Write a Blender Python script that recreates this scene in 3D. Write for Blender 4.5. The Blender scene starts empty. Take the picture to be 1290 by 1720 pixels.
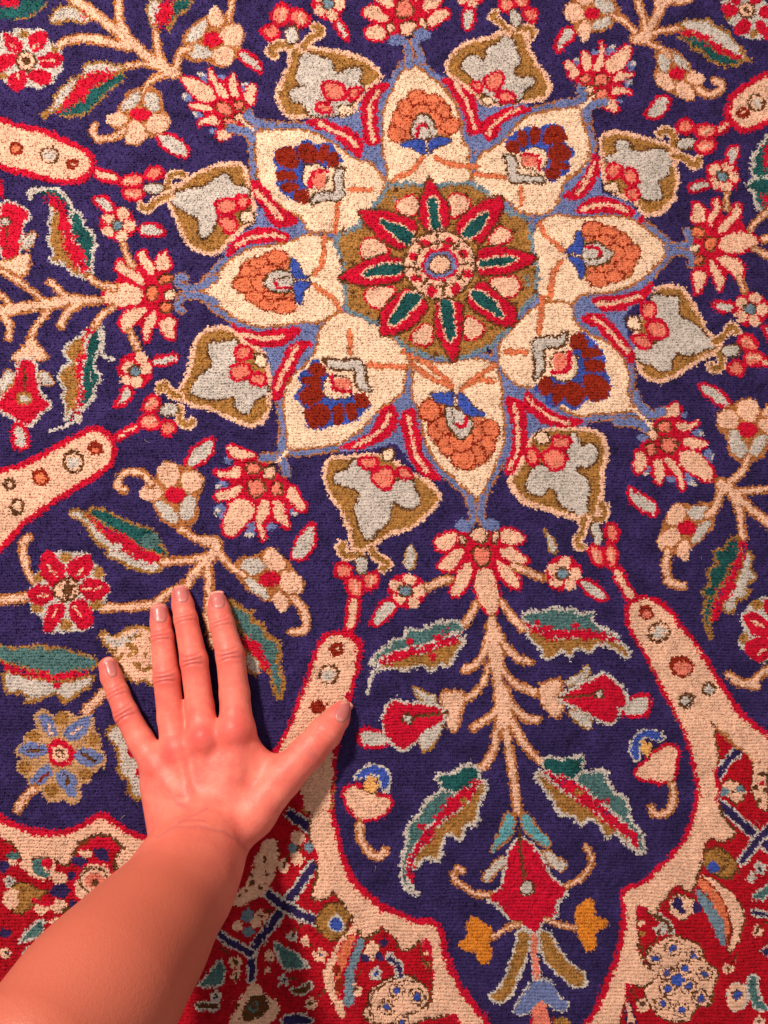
import bpy, math
import numpy as np

# ---------------------------------------------------------------- camera, light, exposure
scene = bpy.context.scene
F_PX, D_CAM, TILT, CW, CH = 1242.0, 0.565, math.radians(9.0), 1290, 1720
cam_data = bpy.data.cameras.new('camera')
cam = bpy.data.objects.new('camera', cam_data)
scene.collection.objects.link(cam)
scene.camera = cam
cam_data.sensor_fit = 'VERTICAL'
cam_data.sensor_height = 36.0
cam_data.lens = 36.0*F_PX/CH
cam_data.clip_start = 0.02
cam_data.clip_end = 50
cam.location = (0, -D_CAM*math.sin(TILT), D_CAM*math.cos(TILT))
cam.rotation_euler = (TILT, 0, 0)
cam_data.dof.use_dof = False

world = bpy.data.worlds.new('World'); scene.world = world; world.use_nodes = True
bg = world.node_tree.nodes['Background']
bg.inputs[0].default_value = (1.0, .87, .78, 1); bg.inputs[1].default_value = 0.34

def area(name, loc, target, size, energy, color):
    l = bpy.data.lights.new(name, 'AREA'); l.shape = 'DISK'; l.size = size; l.energy = energy; l.color = color
    o = bpy.data.objects.new(name, l); scene.collection.objects.link(o); o.location = loc
    from mathutils import Vector
    o.rotation_euler = (Vector(target)-Vector(loc)).to_track_quat('-Z', 'Y').to_euler()
    return o
# one warm ceiling lamp up and to the left of the hand
area('ceiling_lamp', (-0.66, 0.72, 1.10), (0, 0.05, 0), 0.15, 36, (1.0, .84, .73))
area('far_ceiling_lamp', (1.25, -0.15, 1.75), (0, 0, 0), 0.5, 6, (1.0, .82, .74))

vs = scene.view_settings
vs.view_transform = 'Standard'; vs.look = 'None'; vs.exposure = 0.0; vs.gamma = 1.0; vs.use_curve_mapping = False
scene.cycles.max_bounces = 5
scene.cycles.use_denoising = True

# ---------------------------------------------------------------- flat drawing <-> carpet plane
def to_plane(u, v, z=0.0):
    """drawing units -> metres on the carpet (z = height above the pile)"""
    x = (np.asarray(u, float)-CW/2)/F_PX; y = -(np.asarray(v, float)-CH/2)/F_PX
    s, c = math.sin(TILT), math.cos(TILT)
    dy = y*c+s; dz = y*s-c
    t = (z-D_CAM*c)/dz
    return t*x, -D_CAM*s+t*dy
def to_draw(X, Y, Z=0.0):
    s, c = math.sin(TILT), math.cos(TILT)
    y = Y+D_CAM*s; z = Z-D_CAM*c
    depth = y*s-z*c; up = y*c+z*s
    return CW/2+F_PX*X/depth, CH/2-F_PX*up/depth

def lin(c):
    c = np.asarray(c, float)/255
    return np.where(c <= .04045, c/12.92, ((c+.055)/1.055)**2.4)

# ---------------------------------------------------------------- woven design
# The design is drawn once in flat drawing units (one unit = 1/2.2 mm on the carpet near its middle) and then sampled knot by knot.
DYES = 'nrRcpwbBtgoqkfydahsAl'
class Weave:
    def __init__(s, U, V, win):
        s.U, s.V, s.win = U, V, win
        s.col = np.zeros(U.shape, np.uint8)
        s.part = np.zeros(U.shape, np.int32)
        s.parts = [('field_pile', -1)]          # (name, parent index)
        s.cur = 0; s.top = 0
        s.rng = np.random.default_rng(5)
    def begin(s, name, sub=False):
        s.parts.append((name, s.top if sub else -1)); s.cur = len(s.parts)-1
        if not sub: s.top = s.cur
    def put(s, sl, m, c):
        s.col[sl][m] = DYES.index(c); s.part[sl][m] = s.cur
    @staticmethod
    def smooth(p, n=2, r=.22):
        for _ in range(n):
            q = np.roll(p, -1, 0)
            p = np.stack([p*(1-r)+q*r, p*r+q*(1-r)], 1).reshape(-1, 2)
        return p
    TEETH = dict(star_ground=(4, 13), leaf=(3.2, 6.5), shrub_leaf=(3, 7), pointed_leaf=(1.2, 6), bell_flower=(1.8, 7), lobe_band=(2.3, 7), cartouche=(2.4, 7), palmette=(1.2, 6), angled_leaf=(1.5, 6), blue_flower=(2, 7), red_flower=(1.6, 7))
    def teeth(s, p, amp, step):
        q = np.roll(p, -1, 0); e = q-p; L = np.hypot(e[:, 0], e[:, 1]); c = np.concatenate([[0], np.cumsum(L)])
        n = max(int(c[-1]/step)*2, 6); t = np.arange(n)*c[-1]/n
        i = np.clip(np.searchsorted(c, t, 'right')-1, 0, len(p)-1)
        b = p[i]+e[i]*((t-c[i])/np.maximum(L[i], 1e-6))[:, None]
        nr = np.stack([e[i, 1], -e[i, 0]], 1)/np.maximum(L[i], 1e-6)[:, None]
        if (p[:, 0]*q[:, 1]-q[:, 0]*p[:, 1]).sum() < 0: nr = -nr
        a = np.where(np.arange(n) % 2 == 0, amp, -amp*.5)*s.rng.uniform(.3, 1.5, n)
        return b+nr*a[:, None]
    def window(s, p, pad):
        lo = p.min(0)-pad-4; hi = p.max(0)+pad+4
        return s.win(lo, hi)
    def inside(s, sl, p):
        u, v = s.U[sl], s.V[sl]; m = np.zeros(u.shape, bool)
        q = np.roll(p, -1, 0)
        for (x0, y0), (x1, y1) in zip(p, q):
            if y0 == y1: continue
            c = (y0 > v) != (y1 > v)
            m ^= c & (u < (x1-x0)*(v-y0)/(y1-y0)+x0)
        return m
    def dist(s, sl, p, closed):
        u, v = s.U[sl], s.V[sl]; d = np.full(u.shape, 1e9, np.float32)
        q = np.roll(p, -1, 0) if closed else p[1:]
        for a, b in zip(p, q):
            e = b-a; l = max(float(e@e), 1e-9)
            t = np.clip(((u-a[0])*e[0]+(v-a[1])*e[1])/l, 0, 1)
            np.minimum(d, (u-a[0]-t*e[0])**2+(v-a[1]-t*e[1])**2, out=d)
        return np.sqrt(d)
    def poly(s, c, p, out=None, w=0, only_not=None):
        p = s.smooth(p)
        t = s.TEETH.get(s.parts[s.cur][0])
        if t: p = s.teeth(p, *t)
        sl = s.window(p, w)
        if sl is None: return
        m = s.inside(sl, p)
        if not out and s.parts[s.cur][0] == 'leaf':            # dyes interleave knot by knot along the rib
            U, V = s.U, s.V; sh = U[sl].shape; b = (sh[0]//3+1, sh[1]//2+1)
            z = [np.repeat(np.repeat(s.rng.normal(0, 2.6, b), 3, 0), 2, 1)[:sh[0], :sh[1]] for _ in (0, 1)]
            s.U, s.V = U.copy(), V.copy(); s.U[sl] += z[0]; s.V[sl] += z[1]; m = s.inside(sl, p); s.U, s.V = U, V
        if out:
            d = s.dist(sl, p, True)
            if only_not is not None:
                s.put(sl, (d < w) & ~m & (s.col[sl] != DYES.index(only_not)) & (s.col[sl] != DYES.index(c)), out); s.put(sl, m, c)
            else:
                s.put(sl, m, c); s.put(sl, d < w*.44, out)
        else: s.put(sl, m, c)
    def swell(s, c, p, out, grow, w):
        p = s.smooth(p); sl = s.window(p, grow+w)
        if sl is None: return
        d = np.where(s.inside(sl, p), -1, s.dist(sl, p, True)); ok = s.part[sl] == s.top
        s.put(sl, ok & (d < grow+w), out); s.put(sl, ok & (d < grow), c)
    def line(s, c, w, p, out='-', ow=0):
        if len(p) > 2:
            for _ in range(2):
                q = np.stack([p[:-1]*.78+p[1:]*.22, p[:-1]*.22+p[1:]*.78], 1).reshape(-1, 2)
                p = np.concatenate([p[:1], q, p[-1:]])
        sl = s.window(p, w+ow)
        if sl is None: return
        d = s.dist(sl, p, False)
        if out != '-': s.put(sl, d < w/2+ow, out)
        s.put(sl, d < w/2, c)
    def ell(s, c, x, y, a, b, ring=0):
        p = np.array([[x-a, y-b], [x+a, y+b]]); sl = s.window(p, ring)
        if sl is None: return
        r = np.hypot((s.U[sl]-x)/a, (s.V[sl]-y)/b)
        s.put(sl, (r < 1) if not ring else (np.abs(r-1)*min(a, b) < ring/2), c)
    def specks(s, c, n, r, box, part):
        for _ in range(n):
            x = s.rng.uniform(box[0], box[2]); y = s.rng.uniform(box[1], box[3])
            sl = s.window(np.array([[x, y], [x, y]]), r)
            if sl is None: continue
            m = (np.hypot(s.U[sl]-x, s.V[sl]-y) < r*s.rng.uniform(.6, 1.2)) & (s.part[sl] == part)
            s.put(sl, m, c)

def run_design(wv, text):
    ox = oy = 0.; k = 360/1290; tmpl = {}; rec = None; petals = []; stems = []
    def flush():
        for w, p in stems: wv.line('f', w+4.5, p)
        for w, p in stems: wv.line('p', max(w-4, 4), p)
        stems.clear()
    def ex(op, a, p, sc):
        if op == 'M': flush(); wv.begin(a[0])
        elif op == 'm': wv.begin(a[0], True)
        elif op == 'P': wv.poly(a[0], p)
        elif op == 'O': wv.poly(a[0], p, a[1], a[2]*sc)
        elif op == 'Z': wv.swell(a[0], p, a[1], a[2]*sc, a[3]*sc)
        elif op == 'Q': wv.poly(a[0], p, a[1], a[2]*sc, only_not='r')
        elif op == 'L': wv.line(a[0], a[1]*sc, p, a[2], a[3]*sc)
        elif op == 'B': stems.append((a[0]*sc, p))
        elif op == 'E': r = np.abs(p[1:]-p[0]).sum(0); wv.ell(a[0], p[0, 0], p[0, 1], max(np.hypot(*(p[1]-p[0])), .5), max(np.hypot(*(p[2]-p[0])), .5))
        elif op == 'R': wv.ell(a[0], p[0, 0], p[0, 1], np.hypot(*(p[1]-p[0])), np.hypot(*(p[2]-p[0])), a[1]*sc)
        elif op == 'G':
            x, y = p[0]; wv.ell('p', x, y, 50*sc, 46*sc); wv.ell('k', x, y, 46*sc, 42*sc, 9*sc); wv.ell('k', x, y, 24*sc, 24*sc); wv.ell('B', x, y, 18*sc, 17*sc)
        elif op == 'N': wv.specks(a[0], int(a[1]), a[2]*sc, (p[0, 0], p[0, 1], p[1, 0], p[1, 1]), wv.cur)
        elif op == 'H': petals.append(p)
        elif op == 'V':
            for q in petals: wv.poly('f', q, 'f', 29)
            for q in petals: wv.poly('b', q, 'b', 22)
        elif op == 'K':
            for q in petals: wv.begin('medallion_petal'); wv.poly('c', q, 'f', 5.2)
    for ln in text.split('\n'):
        f = ln.split()
        if not f: continue
        op = f[0]
        if op == 'T': ox, oy = float(f[1]), float(f[2]); k = cur_s = k if k != 1 else 360/1290; continue
        if op == 'S': k = float(f[1])/1290; continue
        if op == 'A': ox = oy = 0.; k = 1.; continue
        if op == 'W': continue
        if op == 'D': rec = []; rname = f[1]; continue
        if op == 'X': tmpl[rname] = (rec, frame); rec = None; continue
        na = {'M': 1, 'm': 1, 'P': 1, 'O': 3, 'Z': 4, 'Q': 3, 'L': 4, 'B': 1, 'E': 1, 'R': 2, 'G': 0, 'N': 3, 'H': 0, 'V': 0, 'K': 0, 'F': 0, 'U': 1}[op]
        a = []
        for t in f[1:1+na]:
            try: a.append(float(t))
            except ValueError: a.append(t)
        n = [float(t) for t in f[1+na:]]
        if op in 'ER' and n: x, y, rx, ry = n; n = [x, y, x+rx, y, x, y+ry]
        p = np.array(n, float).reshape(-1, 2)*k+np.array([ox, oy])
        if op == 'F': frame = p; continue
        if op == 'U':
            ops, fr = tmpl[a[0]]
            S = np.c_[fr, np.ones(3)]; Mt = np.linalg.solve(S, p)        # affine placement of a repeated motif
            g = math.sqrt(abs(np.linalg.det(Mt[:2])))
            for o2, a2, p2, s2 in ops: ex(o2, a2, np.c_[p2, np.ones(len(p2))]@Mt if len(p2) else p2, s2*g)
            continue
        if rec is not None: rec.append((op, a, p, k)); continue
        ex(op, a, p, k)
    flush()

DESIGN = '''
T 930 1160
M border_field
A
P R 1192 1207 1290 1280 1500 1400 1500 1900 900 1900 1000 1690 1040 1590 1045 1500 1120 1470 1175 1430
P R -300 1380 60 1405 180 1410 260 1400 420 1340 520 1260 560 1300 570 1420 620 1510 700 1540 750 1640 820 1720 900 1900 -300 1900
A
T 320 1360
M small_flower
E p 560 314 17 16
E p 584 334 17 16
E p 575 362 17 16
E p 545 362 17 16
E p 536 334 17 16
E k 560 340 14 14
E n 560 340 9 9
M small_flower
E p 430 614 17 16
E p 454 634 17 16
E p 445 662 17 16
E p 415 662 17 16
E p 406 634 17 16
E k 430 640 14 14
E r 430 640 9 9
M small_flower
E w 610 736 15 14
E w 631 754 15 14
E w 623 779 15 14
E w 596 779 15 14
E w 588 754 15 14
E k 610 760 12 12
E n 610 760 8 8
M small_flower
E p 780 854 17 16
E p 804 874 17 16
E p 795 902 17 16
E p 765 902 17 16
E p 756 874 17 16
E k 780 880 14 14
E B 780 880 9 9
M small_flower
E w 560 996 15 14
E w 581 1014 15 14
E w 573 1039 15 14
E w 546 1039 15 14
E w 538 1014 15 14
E k 560 1020 12 12
E n 560 1020 8 8
M small_flower
E p 260 894 17 16
E p 284 914 17 16
E p 275 942 17 16
E p 245 942 17 16
E p 236 914 17 16
E k 260 920 14 14
E k 260 920 9 9
M small_flower
E w 150 1094 17 16
E w 174 1114 17 16
E w 165 1142 17 16
E w 135 1142 17 16
E w 126 1114 17 16
E k 150 1120 14 14
E n 150 1120 9 9
M small_flower
E p 720 1134 17 16
E p 744 1154 17 16
E p 735 1182 17 16
E p 705 1182 17 16
E p 696 1154 17 16
E k 720 1160 14 14
E B 720 1160 9 9
M small_flower
E p 990 1051 18 17
E p 1016 1073 18 17
E p 1006 1104 18 17
E p 973 1104 18 17
E p 963 1073 18 17
E k 990 1080 15 15
E n 990 1080 9 9
M small_flower
E w 1120 954 17 16
E w 1144 974 17 16
E w 1135 1002 17 16
E w 1105 1002 17 16
E w 1096 974 17 16
E k 1120 980 14 14
E B 1120 980 9 9
M small_flower
E w 640 579 13 12
E w 659 595 13 12
E w 652 617 13 12
E w 628 617 13 12
E w 620 595 13 12
E k 640 600 11 11
E k 640 600 7 7
M small_flower
E p 480 859 13 12
E p 499 875 13 12
E p 492 897 13 12
E p 468 897 13 12
E p 460 875 13 12
E k 480 880 11 11
E n 480 880 7 7
M tendril
L k 10 - 0 560 340 600 250 660 200
M tendril
L k 10 - 0 430 640 480 600 530 600
M tendril
L k 10 - 0 610 760 660 700 700 660
M tendril
L k 10 - 0 780 880 740 820 700 800
M tendril
L k 10 - 0 560 1020 620 1000 680 1040
M tendril
L k 10 - 0 260 920 220 860 180 830
M tendril
L k 10 - 0 150 1120 130 1060 120 1020
M tendril
L k 10 - 0 990 1080 1000 1000 1040 940
M tendril
L k 10 - 0 720 1160 790 1100 820 1060
T 0 1360
M small_flower
E w 60 416 15 14
E w 81 434 15 14
E w 73 459 15 14
E w 46 459 15 14
E w 38 434 15 14
E k 60 440 12 12
E n 60 440 8 8
M small_flower
E p 150 306 15 14
E p 171 324 15 14
E p 163 349 15 14
E p 136 349 15 14
E p 128 324 15 14
E k 150 330 12 12
E k 150 330 8 8
M small_flower
E p 340 654 17 16
E p 364 674 17 16
E p 355 702 17 16
E p 325 702 17 16
E p 316 674 17 16
E k 340 680 14 14
E n 340 680 9 9
M small_flower
E w 180 834 17 16
E w 204 854 17 16
E w 195 882 17 16
E w 165 882 17 16
E w 156 854 17 16
E k 180 860 14 14
E B 180 860 9 9
M small_flower
E p 40 836 15 14
E p 61 854 15 14
E p 53 879 15 14
E p 26 879 15 14
E p 18 854 15 14
E k 40 860 12 12
E n 40 860 8 8
M small_flower
E w 420 619 13 12
E w 439 635 13 12
E w 432 657 13 12
E w 408 657 13 12
E w 400 635 13 12
E k 420 640 11 11
E k 420 640 7 7
T 930 1360
M small_flower
E w 1240 316 15 14
E w 1261 334 15 14
E w 1253 359 15 14
E w 1226 359 15 14
E w 1218 334 15 14
E k 1240 340 12 12
E n 1240 340 8 8
M small_flower
E y 960 309 13 12
E y 979 325 13 12
E y 972 347 13 12
E y 948 347 13 12
E y 940 325 13 12
E k 960 330 11 11
E k 960 330 7 7
M small_flower
E w 640 696 15 14
E w 661 714 15 14
E w 653 739 15 14
E w 626 739 15 14
E w 618 714 15 14
E k 640 720 12 12
E n 640 720 8 8
M small_flower
E p 1050 936 15 14
E p 1071 954 15 14
E p 1063 979 15 14
E p 1036 979 15 14
E p 1028 954 15 14
E k 1050 960 12 12
E n 1050 960 8 8
M small_flower
E p 1240 1244 17 16
E p 1264 1264 17 16
E p 1255 1292 17 16
E p 1225 1292 17 16
E p 1216 1264 17 16
E k 1240 1270 14 14
E B 1240 1270 9 9
M small_flower
E p 540 1154 17 16
E p 564 1174 17 16
E p 555 1202 17 16
E p 525 1202 17 16
E p 516 1174 17 16
E k 540 1180 14 14
E n 540 1180 9 9
M small_flower
E p 1230 716 15 14
E p 1251 734 15 14
E p 1243 759 15 14
E p 1216 759 15 14
E p 1208 734 15 14
E k 1230 740 12 12
E k 1230 740 8 8
M tendril
L k 10 - 0 1050 960 1090 900 1100 860
M tendril
L k 10 - 0 1230 740 1260 700 1300 690
M tendril
L k 10 - 0 640 720 620 780 600 820
M tendril
L k 10 - 0 540 1180 500 1140 470 1080
T 930 1160
M trellis_line
L n 46 w 14 980 680 1100 770 1230 880 1300 945
M trellis_line
L n 42 w 14 1140 330 1060 420 990 510
M trellis_line
L n 42 w 14 1300 820 1230 890 1140 1010
M flower_cluster
O p k 12 1210 380 1290 410 1290 740 1230 690 1180 600 1200 500
E k 1245 430 18 18
E k 1255 510 20 16
E k 1215 590 18 18
E k 1270 600 14 20
E r 1250 560 14 14
E k 1240 660 16 16
M flower_cluster
O p k 10 1000 570 1050 540 1110 550 1150 600 1140 660 1100 690 1050 660
E h 1030 610 26 24
E h 1120 600 24 20
E k 1080 610 12 12
M yellow_flower
O y k 14 890 1000 960 940 1010 950 1060 990 1120 1040 1080 1120 1030 1140 960 1100 900 1050
E B 965 1060 36 32
L k 10 - 0 1000 960 990 1010 1060 1020
L k 10 - 0 1010 1080 1060 1040
T 930 1360
M feather
O p k 10 850 390 940 400 1050 490 1130 580 1160 670 1120 780 1060 870 1040 800 1090 720 1050 620 980 530 880 450
O o d 12 850 400 920 420 1000 530 1060 640 1070 730 1050 820 1020 700 960 580 870 470
P h 850 480 890 490 960 590 1030 660 1040 740 1030 830 990 780 930 640 870 570
M flower_ball
O p k 14 550 850 660 780 720 750 790 780 890 800 910 900 1000 990 960 1080 950 1180 850 1190 830 1270 720 1280 600 1230 540 1090 620 1020 580 950
G 720 830
G 840 870
G 610 900
G 905 995
G 885 1140
G 655 1165
G 770 1200
G 790 950
G 680 985
G 690 1075
G 810 1070
E B 750 1025 38 38
M floret
O p k 8 690 540 740 500 850 540 860 590 800 660 740 660 700 600
E n 745 560 34 40
E n 860 590 30 28
E n 775 605 24 18
M tendril
L k 26 w 12 630 640 690 690 700 730
M floret
E r 520 605 34 30
E p 535 675 22 18
E y 540 745 18 18
L k 14 - 0 490 590 510 720 540 860
M angled_leaf
O g w 14 1170 990 1240 1000 1220 1110 1290 1190 1300 1220 1200 1190 1170 1110
M small_flower
O p w 10 1040 1080 1100 1040 1160 1070 1170 1130 1140 1220 1060 1200 1040 1140
E k 1105 1122 34 34
E B 1105 1120 26 26
M small_flower
E w 1190 410 34 26
E w 1190 405 20 40
M angled_leaf
O g w 14 1310 420 1220 500 1190 540 1260 550 1310 500
M trellis_line
L n 26 w 12 1200 625 1310 655
M trellis_line
O n w 12 1245 850 1290 820 1320 830 1320 890 1290 890
M trellis_line
O p n 10 430 1140 460 1150 480 1240 510 1290 440 1290
T 320 1360
M trellis_line
L n 42 w 14 780 280 680 420 570 570 480 700 380 830 360 900 360 1020
M trellis_line
L n 44 w 14 470 500 560 570 700 650 765 675
M trellis_line
L n 40 w 14 140 720 240 800 360 870
M trellis_line
L n 50 w 12 600 20 680 80 725 115
M flower_cluster
P p 500 150 545 250 510 400 470 500 390 540 300 590 220 580 340 440 410 230
N k 24 14 230 160 540 580
M floret
E p 645 170 48 44
E p 640 290 44 44
E h 615 230 26 26
E h 712 220 24 34
E k 650 235 20 16
M small_flower
E h 345 640 40 40
E p 395 680 34 34
E p 285 700 34 30
E h 352 735 34 30
M angled_leaf
O g w 14 490 790 560 820 640 880 720 940 640 950 560 965 530 880
M angled_leaf
O g w 14 30 1070 120 960 180 890 195 970 190 1060 100 1060
M small_flower
E p 690 790 28 36
M small_flower
E p 265 1000 24 40
E k 265 1010 10 24
M small_flower
E p 460 970 18 22
M dash_mark
L k 30 w 14 620 1082 670 1082 710 1055
M dash_mark
L k 30 w 14 50 1180 150 1180
M dark_flower
P p 230 1250 340 1060 400 1040 450 1110 540 1160 540 1220 480 1300 230 1300
P k 300 1200 370 1110 450 1130 480 1200 400 1270 320 1270
E g 380 1190 36 30
N k 20 12 230 1090 540 1290
M trellis_line
O n w 14 560 1240 650 1220 750 1260 720 1300 540 1300
M yellow_flower
O y k 14 760 640 820 560 930 560 970 640 930 740 860 800 790 760 750 700
E w 880 680 52 52
E B 875 680 38 38
M feather
P p 800 960 850 860 900 780 960 700 1000 640 1000 740 930 930 870 1060 940 1230 900 1270 850 1160 800 1040
O o r 10 930 760 1000 730 980 830 930 930 900 1050 900 1150 860 1080 870 900
E d 880 960 26 34
E d 890 1050 22 40
L h 54 - 0 1030 790 990 900 950 1000 945 1160
M flower_ball
O p k 14 1060 1110 1130 1050 1220 1000 1300 990 1400 1050 1440 1180 1400 1300 1080 1300 1030 1230 1080 1180
G 1130 1160
G 1240 1080
G 1260 1260
G 1330 1180
M floret
O p k 8 1060 820 1100 780 1140 830 1130 900 1060 920 1040 870
E n 1160 800 28 24
E n 1055 895 30 24
E n 1140 885 30 26
L n 28 w 12 1200 880 1250 940 1260 980
T 640 1360
M flower_ball
O p k 14 -60 1100 30 1050 100 1010 180 1040 260 1040 300 1130 260 1200 160 1230 120 1300 -60 1300
G 100 1090
G 220 1125
G 40 1190
G 130 1280
M floret
E r 260 800 30 32
E p 270 860 20 18
E y 275 945 20 20
L k 14 - 0 230 780 250 900 310 1000
L n 30 w 12 60 890 110 950 120 1000
T 0 1360
M diamond_flower
O y k 12 20 540 110 420 250 490 300 480 250 530 130 650 60 600
E p 68 540 48 62
M floret
E g 80 280 40 26
E n 20 350 40 36
E p 70 320 30 20
M swirl_flower
P p 130 260 330 250 340 400 250 430 150 390
P g 180 280 330 275 250 350 300 390 260 420 190 370
E r 285 325 38 32
M floret
P n 430 270 550 300 500 350 450 330
P n 560 230 610 180 660 240 650 310 580 290
P p 470 250 540 210 560 290 500 290
E n 360 490 62 45
E n 440 400 34 34
E n 450 570 40 30
E p 360 415 48 36
E p 350 580 50 40
E k 390 605 26 20
M scalloped_flower
O p r 26 430 480 480 360 560 310 650 320 690 400 640 500 520 570 450 540
R k 14 570 430 85 75
E q 570 430 52 48
E k 575 450 24 20
M angled_leaf
O g w 14 110 800 180 720 250 640 275 700 240 760 130 800
M floret
E n 30 740 42 34
E p 250 590 40 34
L r 24 - 0 200 540 250 570 320 560
A
M lobe_band
T 930 900
P r 410 430 450 395 530 350 625 370 710 435 770 515 860 645 960 795 1050 925 1130 1050 1220 1130 1330 1215 1330 1330 1200 1300 1060 1160 940 1100 965 1180 950 1250 980 1330 810 1330 790 1200 720 1050 640 900 550 720 440 560
T 930 1160
P r 790 230 820 400 850 560 840 700 800 860 720 960 600 1090 510 1160 395 1190 405 1300 490 1300 700 1200 870 1080 930 880 1000 700 980 300
T 930 1360
P r 390 465 410 600 420 700 390 830 340 980 290 1120 230 1230 150 1310 400 1310 440 1140 510 1000 500 700 500 560 640 460
T 930 900
Q p f 14 445 445 470 415 540 375 610 400 685 455 745 535 835 665 935 815 1025 945 1105 1075 1200 1160 1330 1250 1330 1420 1200 1340 1080 1240 935 1095 965 1180 985 1330 840 1330 815 1210 745 1060 665 905 575 725 465 555
T 930 1160
Q p k 12 815 240 845 400 878 560 868 700 828 865 745 975 620 1110 530 1185 425 1215 430 1300 560 1300 640 1240 690 1200 740 1120 790 1190 840 1200 840 1150 870 1080 890 990 930 870 1000 910 1060 890 1100 850 1020 800 980 700 980 640 960 510 990 400 970 250 935 170 870 120
T 930 1360
Q p k 12 425 500 440 600 448 700 420 835 370 985 318 1130 258 1240 190 1310 400 1310 400 1240 440 1140 430 1040 540 1070 620 1010 560 960 510 880 500 700 490 575 550 560 570 610 610 630 640 560 690 490 750 430 800 490 840 480 830 400 560 450
T 930 900
M rosette
E d 555 460 48 46
E q 560 470 24 22
M rosette
E k 640 585 70 66
E p 640 585 54 50
N k 14 8 590 530 690 640
E w 640 585 34 36
M rosette
E d 770 785 68 68
E q 775 790 46 44
M rosette
E k 935 925 44 46
E w 935 925 26 26
M rosette
E k 800 992 46 46
E w 800 992 26 24
T 400 1000
M lobe_band
P r 530 210 480 290 430 400 390 530 350 650 300 800 200 960 -20 1100 -250 1250 -200 1420 100 1330 300 1200 395 1290 560 1310 590 1100 600 900 690 640 680 600 720 500 748 380 748 265 640 215
Q p f 14 545 240 500 310 455 410 415 535 375 655 325 810 220 985 0 1130 -220 1270 -170 1390 80 1300 300 1160 400 1170 400 1310 565 1310 565 1100 570 900 655 640 650 600 692 490 715 370 700 290 620 250
T 320 1360
P r 720 0 870 0 895 150 935 290 980 400 1060 500 1140 565 1215 600 1300 620 1300 820 1140 690 1000 640 860 470 740 300
Q p k 12 725 0 845 0 865 150 905 300 950 420 1030 520 1110 590 1200 630 1300 655 1300 820 1200 740 1140 690 1090 760 1040 780 1010 700 960 600 900 530 860 470 830 530 730 540 740 490 780 380 770 260 740 200 720 120 735 50
T 640 1360
P r -10 565 100 610 220 650 345 655 380 760 430 950 510 1085 580 1170 690 1310 480 1310 320 1150 290 770 -10 700
Q p k 12 -10 600 100 645 220 690 330 695 345 770 390 960 470 1100 545 1195 640 1310 480 1310 470 1220 420 1220 280 1260 260 1230 320 1150 320 1000 310 860 290 770 230 770 130 850 80 740 -10 690
M rosette
T 400 1000
E d 595 330 46 46
E p 600 325 14 14
M rosette
E k 545 478 66 66
E p 545 478 50 50
E w 540 478 40 38
M rosette
E d 480 670 48 42
M lobe_band
T 0 1180
P r -20 640 50 705 110 735 200 755 280 775 420 755 530 705 620 645 680 690 780 765 900 805 1040 780 1200 720 1200 900 900 1000 620 850 300 930 60 830 -20 800
Q p k 12 -20 690 40 745 110 775 200 795 280 812 420 790 540 740 620 685 670 730 780 805 900 850 1040 830 1200 770 1200 900 1000 950 850 1020 700 1070 690 960 740 900 700 830 620 780 560 790 450 860 440 930 380 990 330 920 180 930 150 990 130 930 80 830 -20 790
T 0 1360
L k 20 - 0 440 260 500 180 610 140 720 200 740 240
L k 20 - 0 690 300 700 380 740 370
L d 18 - 0 470 230 540 180
T 0 0
M link_band
O p r 26 560 1005 630 1025 710 1055 720 1110 620 1085 565 1065
M cartouche
O p r 34 -60 700 80 745 240 785 380 845 480 885 550 940 555 1020 500 1080 420 1100 300 1080 150 1040 -60 990
M rosette
E d 90 890 48 46
E o 90 890 28 26
M rosette
E k 300 940 60 56
E p 300 942 44 40
E w 300 942 36 32
M rosette
E d 435 985 40 36
E p 440 990 10 8
T 0 600
M link_band
O p r 26 690 470 820 390 850 420 760 465 710 505
M cartouche
O p r 34 -60 700 60 675 160 640 260 590 360 530 480 460 580 425 655 460 690 540 680 620 620 690 480 765 360 845 240 935 120 1015 50 1115 -60 1200
M rosette
E d 570 545 46 42
E o 575 555 18 16
M rosette
E k 440 630 68 66
E p 440 632 50 46
E w 440 635 36 36
M rosette
E d 240 725 54 52
E o 240 730 34 30
M rosette
E k 55 765 40 40
E p 55 765 18 18
M rosette
E k 105 900 48 54
E p 105 900 28 30
T 930 0
M link_band
O p r 26 940 790 1040 720 1070 760 980 830
M cartouche
O p r 34 1400 400 1290 445 1200 485 1100 560 1050 640 1065 730 1130 785 1200 780 1290 735 1400 690
M rosette
E k 1225 620 54 52
E p 1225 620 38 36
E w 1225 622 26 24
M rosette
E d 1140 680 40 36
E p 1140 680 12 10
T 930 900
M link_band
O p r 26 350 200 400 195 445 285 505 370 450 400 395 310
T 270 720
M link_band
O p r 26 1130 1010 1200 1020 1190 1110 1160 1225 1095 1215 1120 1120
A
M medallion_edge
W
H 691 103 678 114 663 140 645 173 641 218 641 262 650 283 649 306 680 312 740 318 792 306 787 280 789 251 778 240 776 218 772 181 755 156 730 134 708 114
T 680 0
H 1075 645 1065 720 1100 800 1115 880 1100 975 1050 1030 970 1075 945 1150 920 1240 860 1290 700 1290 600 1180 470 1190 400 1110 420 1040 435 950 540 890 600 840 650 780 700 720 780 680 900 662
T 840 280
H 1012 492 980 455 900 398 850 350 770 310 680 288 560 300 430 302 350 280 240 325 180 430 180 700 240 800 420 850 470 775 640 762 760 735 880 655 960 580 1000 525
A
H 835 605 858 641 883 648 908 652 930 673 947 688 972 702 1006 697 1042 694 1068 691 1056 677 1056 616 1039 591 1017 571 1002 567 980 555 963 537 960 509 907 509 882 531 840 573
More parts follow.
